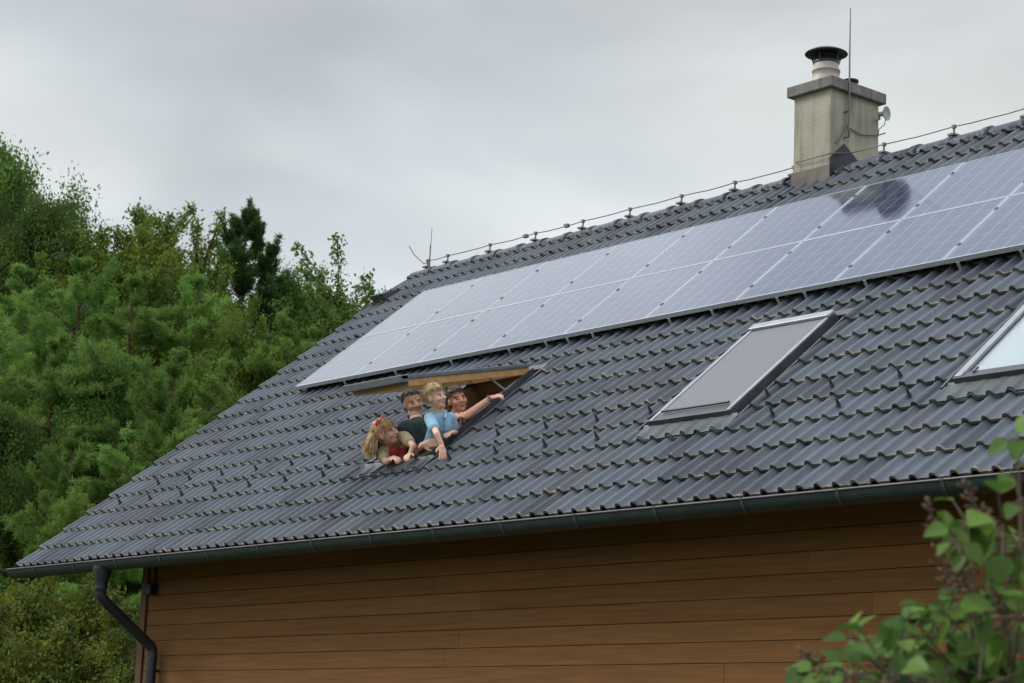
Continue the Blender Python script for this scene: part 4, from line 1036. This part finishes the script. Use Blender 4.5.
PROTO = {
 'oak1': (broadleaf(10, 7.5, 11, 620, .062, 140, .10, 13, 0, 'oak'), 10),
 'oak2': (broadleaf(10, 7.0, 12, 560, .060, 140, .08, 12, 1, 'oak'), 10),
 'bright1': (broadleaf(9, 6.0, 13, 400, .065, 115, .06, 12, 4, 'birch'), 9),
 'bright2': (broadleaf(9, 5.4, 14, 360, .062, 115, .06, 11, 2, 'birch'), 9),
 'darkpine': (candle_pine(9, 5.6, 15), 9),
 'pine1': (pine(7, 4.8, 16, 12, 6), 7),
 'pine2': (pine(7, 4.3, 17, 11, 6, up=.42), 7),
 'pine3': (pine(7, 5.2, 18, 11, 6, up=.15, skip=.2), 7),
 'sapling': (broadleaf(6, 3.4, 19, 150, .048, 42, .22, 12, 3, 'sapling', .06, .011), 6),
 'shrub1': (broadleaf(3, 3.2, 20, 330, .036, 110, .03, 9, 2, 'shrub'), 3),
 'shrub2': (broadleaf(3, 3.0, 21, 320, .034, 110, .03, 9, 1, 'shrub'), 3)}
TOPS = {}
def plant(name, kind, px, top, T, sx, label, cat='tree', group=None, rz=None):
    p = CAM + T*ray(px, top); gz = float(ground(p.x, p.y)); (tm, cm), h0 = PROTO[kind]
    if kind not in TOPS:
        zc = np.empty(len(cm.vertices)*3, np.float32); cm.vertices.foreach_get('co', zc); TOPS[kind] = float(np.quantile(zc[2::3], .9985))
    h0 = TOPS[kind]
    h = p.z - gz; s = h/h0
    t = thing(name, label, cat, (p.x, p.y, gz), (0, 0, random.uniform(0, 6.28) if rz is None else rz), group)
    t.scale = (s*sx, s*sx, s)
    link('trunk', tm, t, True); link('crown', cm, t, True)
    return t
GF = 'forest trees behind the house'
plant('oak_tree', 'oak1', 0, 150, 52, .72, 'dark broad tree rising highest at the left edge of the forest', group=GF)
plant('oak_tree', 'oak2', 46, 190, 50, .58, 'dark broad tree with a knobbly top just right of the highest tree', group=GF)
plant('broadleaf_tree', 'bright1', 112, 222, 49, .85, 'bushy green tree with thin shoots above it left of the yellowish crown', group=GF)
plant('broadleaf_tree', 'bright1', 163, 205, 51, .85, 'yellow-green tree whose bare thin shoots stand against the sky', group=GF)
plant('broadleaf_tree', 'bright2', 205, 255, 48, .80, 'small yellowish broadleaf tree left beside the dark pine', group=GF)
plant('pine_tree', 'darkpine', 250, 209, 50, .95, 'dark pine with upswept branches standing alone above the forest skyline', group=GF, rz=.6)
plant('oak_tree', 'oak2', 292, 268, 50, .60, 'round green crown just right below the dark pine', group=GF)
plant('oak_tree', 'oak1', 322, 292, 51, .50, 'low dark crown between the dark pine and the slender young tree', group=GF)
plant('young_tree', 'sapling', 352, 250, 46, 1.0, 'slender young tree with sparse leaves close to the roof verge', group=GF, rz=2.6)
plant('young_tree', 'sapling', 330, 288, 47, .9, 'short sparse young tree left beside the slender one by the verge', group=GF)
plant('broadleaf_tree', 'bright2', 372, 296, 46, .50, 'light green bush tree at the foot of the slender young tree', group=GF)
plant('broadleaf_tree', 'bright2', 336, 312, 45, .55, 'yellow-green bush tree where forest meets the upper verge', group=GF)
for i, (kd, px, top, T, sx, lab) in enumerate([
 ('pine1', 22, 268, 45, 1.05, 'feathery pine under the tallest dark tree at the left edge'),
 ('pine2', 84, 262, 44, 1.0, 'soft blue-green pine below the knobbly dark tree'),
 ('pine3', 140, 276, 43, .95, 'feathery green pine in front of the yellow-green tree'),
 ('pine1', 196, 278, 43, .95, 'light green pine left below the dark skyline pine'),
 ('bright2', 238, 300, 42, .70, 'bright yellow-green leafy tree right in front of the dark skyline pine'),
 ('pine3', 285, 318, 42, .85, 'soft green pine right of centre touching the roof verge'),
 ('pine1', 315, 330, 43, .75, 'small light pine tucked against the upper verge'),
 ('pine2', -30, 300, 41, 1.0, 'pine cut by the left picture edge halfway up'),
 ('pine3', 60, 338, 39, 1.0, 'pine with dark hollows in the middle of the forest at left'),
 ('oak2', 112, 352, 39, .60, 'leafy dark green tree between the pines in the middle of the forest'),
 ('pine2', 176, 352, 37.5, .90, 'pine with brownish inner branches above the lower verge'),
 ('pine3', 226, 362, 38, .80, 'feathery pine pressed against the middle of the verge'),
 ('oak1', 4, 405, 37, .60, 'shaded leafy tree low at the left edge over the yellow shrubs'),
 ('pine2', 74, 428, 35, .95, 'low pine with bright tips above the gutter corner'),
 ('pine3', 128, 432, 35, .85, 'low pine beside the lower part of the verge')]):
    plant('pine_tree' if kd.startswith('pine') else 'broadleaf_tree', kd, px, top, T, sx, lab, group=GF)
GS = 'shrubs below the gutter'
for kd, px, top, T, sx, lab in [
 ('shrub1', 18, 560, 30.0, .90, 'yellow-green shrub at the left edge under the gutter end'),
 ('shrub2', 72, 572, 31.0, .90, 'dull green shrub behind the gutter outlet'),
 ('shrub1', 118, 588, 30.0, .85, 'bright green shrub between downpipe and wall corner'),
 ('shrub2', 40, 622, 28.0, .90, 'low yellowish shrub in front at the bottom left'),
 ('shrub1', 96, 630, 28.0, .90, 'low green shrub at the bottom left beside the downpipe'),
 ('shrub2', -20, 610, 28.5, .90, 'shrub half cut by the bottom left picture edge')]:
    plant('shrub', kd, px, top, T, sx, lab, 'shrub', GS)
# undergrowth covering the slope between the trunks
n = 5200; ux = rng.uniform(-62, -3, n); uy = rng.uniform(-14, 46, n); uz = ground(ux, uy)
k_ = (ux+8)*-.80 + uy*.60 > -3.5; C = np.stack([ux, uy, uz + rng.uniform(.1, .8, n)], 1)[k_]
P, A, B, t = leaves_at(C, 26, np.full(len(C), .30), .085, .5)
tag(link('undergrowth', quads('undergrowth', P, A, B, t, [LM['oak']])), 'low green undergrowth covering the slope between the tree trunks', 'undergrowth', None, 'stuff')
# the closed wood further up the hill
n = 1400; ff = rng.uniform(0, 1, n); lat = rng.uniform(-40, 26, n)
hx = -8 -.80*(30+ff*14) + .60*lat; hy = .60*(30+ff*14) + .80*lat
C = np.stack([hx, hy, ground(hx, hy) + rng.uniform(.3, 3.6, n)], 1)
ang = np.array([((Vector(c)-CAM).dot(CU)/(Vector(c)-CAM).dot(CF), (Vector(c)-CAM).dot(CR)/(Vector(c)-CAM).dot(CF)) for c in C])
C = C[(ang[:, 0] < .055 - .13*np.clip(ang[:, 1]+.245, 0, 1)*2.2) & (ang[:, 1] < -.06)]; n = len(C)   # the wood thins out towards the crest on the right
P, A, B, t = leaves_at(C, 120, np.full(n, .65), .11, .4)
tag(link('distant_wood', quads('distant_wood', P, A, B, t, [LM['oak']])), 'closed wood far up the hill seen through the gaps', 'wood', None, 'stuff')
# ------------------------------------------------------------------ lilac in the foreground
lil = thing('lilac_bush', 'leafy lilac bush with brown dried flower heads close to the camera at lower right', 'bush', (13.2, -9.1, GZ))
LR = random.Random(21)
lv = MB(); stm = MB(); sd_ = MB()
def leaf(c, d, n, L, tint):
    d = Vector(d).normalized(); n = Vector(n); n = (n - d*n.dot(d)).normalized(); s_ = d.cross(n)
    rows = [(0, .05), (.12, .30), (.30, .42), (.52, .36), (.74, .22), (.90, .09), (1.0, .0)]
    vs = []; droop = LR.uniform(.05, .30); fold = LR.uniform(.10, .35); tw = LR.uniform(-.1, .1)
    for t, w in rows:
        m_ = Vector(c) + d*L*t - n*L*droop*t*t
        for q in (-1, -.5, 0, .5, 1): vs.append(m_ + s_*L*w*q + n*L*w*(abs(q)*fold + q*tw) + n*L*.012*LR.uniform(-1, 1))
    lv.add(vs, [(i*5+j, i*5+j+1, (i+1)*5+j+1, (i+1)*5+j) for i in range(len(rows)-1) for j in range(4)], 0, True, tint)
def pt(px, py, T): return CAM + T*ray(px, py)
def twig(a, b, r0=.007):
    a, b = Vector(a), Vector(b); m_ = a.lerp(b, .5) + Vector((LR.uniform(-.04, .04), LR.uniform(-.04, .04), -.03)); stm.tube([a, m_, b], [r0, r0*.75, r0*.45], 6, 0, True)
def spray(px, py, T, n, L, rad, tmean=.5):
    """a shoot end with paired leaves around a pixel-sized cloud at distance T"""
    c = pt(px, py, T)
    for i in range(n):
        o = Vector((LR.gauss(0, 1), LR.gauss(0, 1), LR.gauss(0, 1)))*rad
        p = c + o; d = (o.normalized()*.8 + Vector((LR.uniform(-.5, .5), LR.uniform(-.5, .5), -.45)))
        nn = Vector((LR.uniform(-.55, .55), LR.uniform(-.55, .55), 1)) - CF*LR.uniform(.1, .8)
        leaf(p, d, nn, L*.74*LR.uniform(.7, 1.2), min(1, max(0, LR.gauss(tmean, .22))))
        stm.tube([c + o*.2, p], .0022, 5)
    return c
T0 = 4.6
def panicle(px, py, px2, py2, T):
    a, b = pt(px, py, T), pt(px2, py2, T)
    stm.tube([a, a.lerp(b, .5), b], [.0035, .0028, .0015], 5, 0)
    n = 46
    for i in range(n):
        f = i/n; c = a.lerp(b, .15+.85*f); w = .030*(1-f)+.006
        o = Vector((LR.gauss(0, 1), LR.gauss(0, 1), LR.gauss(0, .6))).normalized()*w*LR.uniform(.4, 1.1)
        q = c+o; sd_.tube([c, q], .0011, 4); dd = (o.normalized()+Vector((0, 0, .5))).normalized()
        sd_.tube([q, q+dd*.006, q+dd*.014], [.0022, .0042, .0010], 6)
root = Vector((13.2, -9.1, GZ))
trunks = []
for px, py, T in ((1010, 690, 4.5), (960, 700, 4.7), (900, 705, 4.8), (1040, 640, 4.6), (850, 700, 4.9)):
    e_ = pt(px, py, T); stm.tube([root + Vector((LR.uniform(-.2, .2), LR.uniform(-.2, .2), -.1)), root.lerp(e_, .5)+Vector((LR.uniform(-.1, .1), LR.uniform(-.1, .1), .1)), e_], [.022, .015, .009], 8, 0); trunks.append(e_)
# upper shoots at the right edge
for px, py, n, L, rad in ((1018, 437, 3, .085, .025), (1012, 470, 3, .080, .03), (1024, 498, 4, .08, .035), (968, 524, 5, .085, .04), (1003, 524, 6, .09, .045), (986, 556, 7, .085, .05), (1022, 548, 7, .09, .05), (958, 540, 3, .07, .03), (945, 512, 2, .05, .02)):
    c = spray(px, py, T0*LR.uniform(.96, 1.04), n+1, L, rad*.8, .60); twig(trunks[0 if px < 1005 else 3], c, .005)
# lower mass
for i in range(40):
    px = LR.uniform(850, 1045); lim = 668-(px-830)*.46 if px < 960 else 605 - (px-960)*.2
    py = LR.uniform(max(lim, 560), 720)
    c = spray(px, py, T0*LR.uniform(.93, 1.10), LR.randint(8, 11), LR.uniform(.075, .10), .050, .42); twig(min(trunks, key=lambda q: (q-c).length), c, .005)
for px, py, n, L, rad in ((948, 612, 3, .095, .03), (972, 640, 4, .095, .04), (905, 640, 4, .09, .04), (850, 668, 3, .08, .035), (1000, 600, 5, .09, .045)):
    spray(px, py, T0*.97, n, L, rad, .7)
for a in ((958, 612, 926, 500), (1006, 560, 962, 482), (846, 690, 800, 650), (975, 600, 948, 548), (1008, 640, 1004, 566)): panicle(*a, T0*LR.uniform(.97, 1.03))
M['lilac'] = leaf_mat('lilac_leaves', (.026, .088, .017), (.150, .265, .045), .35, .02)
lv.build('foliage', M['lilac'], lil); stm.build('stem', mat('lilac_stem', (.085, .055, .035), rough=.8, noise=(20, (.13, .10, .06), 4)), lil)
sd_.build('seed_head', mat('dried_flower_head', (.10, .058, .032), rough=.9, noise=(40, (.16, .095, .055), 3)), lil)

# ------------------------------------------------------------------ light
SUN_EL, SUN_AZ = 40, 230                     # veiled sun, behind the photographer's left shoulder
wd = bpy.data.worlds.new('World'); sc.world = wd; wd.use_nodes = True; nt = wd.node_tree
bg = nt.nodes['Background']; bg.inputs['Strength'].default_value = .1
sky = nt.nodes.new('ShaderNodeTexSky'); sky.sky_type = 'NISHITA'; sky.sun_disc = False
sky.sun_elevation = math.radians(SUN_EL); sky.sun_rotation = math.radians(SUN_AZ)
tc = nt.nodes.new('ShaderNodeTexCoord'); sp = nt.nodes.new('ShaderNodeSeparateXYZ'); nt.links.new(tc.outputs['Generated'], sp.inputs[0])
gr = nt.nodes.new('ShaderNodeValToRGB'); gr.color_ramp.interpolation = 'EASE'
el = gr.color_ramp.elements
def ev(v, t=(1,1,1)): return (v*t[0]/16, v*t[1]/16, v*t[2]/16, 1)
el[0].position = 0.0; el[0].color = ev(7.8, (.955, 1, 1.015)); el[1].position = 1.0; el[1].color = ev(15.9, (.97, 1, 1.03))
for p, v, t in ((.20, 7.1, (.955, 1, 1.008)), (.29, 5.8, (.955, 1, 1.008)), (.36, 5.0, (.95, 1, 1.02)), (.45, 10.5, (.94, 1, 1.06)), (.52, 13.4, (.95, 1, 1.06)), (.70, 10.2, (.89, .98, 1.17))):
    e = el.new(p); e.color = ev(v, t)
nt.links.new(sp.outputs[2], gr.inputs[0])
sc16 = nt.nodes.new('ShaderNodeVectorMath'); sc16.operation = 'SCALE'; sc16.inputs['Scale'].default_value = 16; nt.links.new(gr.outputs[0], sc16.inputs[0])
mp = nt.nodes.new('ShaderNodeMapping'); mp.inputs['Scale'].default_value = (1, 1, 2.6); nt.links.new(tc.outputs['Generated'], mp.inputs[0])
n = nt.nodes.new('ShaderNodeTexNoise'); n.inputs['Scale'].default_value = 5.0; n.inputs['Detail'].default_value = 7; n.inputs['Distortion'].default_value = .4; n.inputs['Roughness'].default_value = .45; nt.links.new(mp.outputs[0], n.inputs[0])
nr = nt.nodes.new('ShaderNodeMapRange'); nr.inputs['From Min'].default_value = .3; nr.inputs['From Max'].default_value = .7; nr.inputs['To Min'].default_value = .82; nr.inputs['To Max'].default_value = 1.15; nt.links.new(n.outputs[0], nr.inputs['Value'])
cv = nt.nodes.new('ShaderNodeVectorMath'); cv.operation = 'SCALE'; nt.links.new(sc16.outputs[0], cv.inputs[0]); nt.links.new(nr.outputs[0], cv.inputs['Scale'])
n2 = nt.nodes.new('ShaderNodeTexNoise'); n2.inputs['Scale'].default_value = 2.6; n2.inputs['Detail'].default_value = 5; nt.links.new(mp.outputs[0], n2.inputs[0])
nr2 = nt.nodes.new('ShaderNodeMapRange'); nr2.inputs['From Min'].default_value = .38; nr2.inputs['From Max'].default_value = .62; nr2.inputs['To Min'].default_value = .80; nr2.inputs['To Max'].default_value = 1.0; nt.links.new(n2.outputs[0], nr2.inputs['Value'])
mx = nt.nodes.new('ShaderNodeMixRGB'); nt.links.new(nr2.outputs[0], mx.inputs[0]); nt.links.new(sky.outputs[0], mx.inputs[1]); nt.links.new(cv.outputs[0], mx.inputs[2])
nt.links.new(mx.outputs[0], bg.inputs['Color'])
sl = bpy.data.lights.new('sun', 'SUN'); slo = bpy.data.objects.new('sun', sl); COL.objects.link(slo)
sl.energy = 1.5; sl.angle = math.radians(18); sl.color = (1, .96, .9)
az = math.radians(SUN_AZ); e = math.radians(SUN_EL)
sd = Vector((math.sin(az)*math.cos(e), math.cos(az)*math.cos(e), math.sin(e)))
slo.rotation_euler = sd.to_track_quat('Z', 'Y').to_euler()
vs_ = sc.view_settings; vs_.view_transform = 'Standard'; vs_.look = 'None'; vs_.exposure = .35; vs_.gamma = 1
sc.render.engine = 'CYCLES'; sc.cycles.use_denoising = True; sc.cycles.max_bounces = 8; sc.cycles.transparent_max_bounces = 8
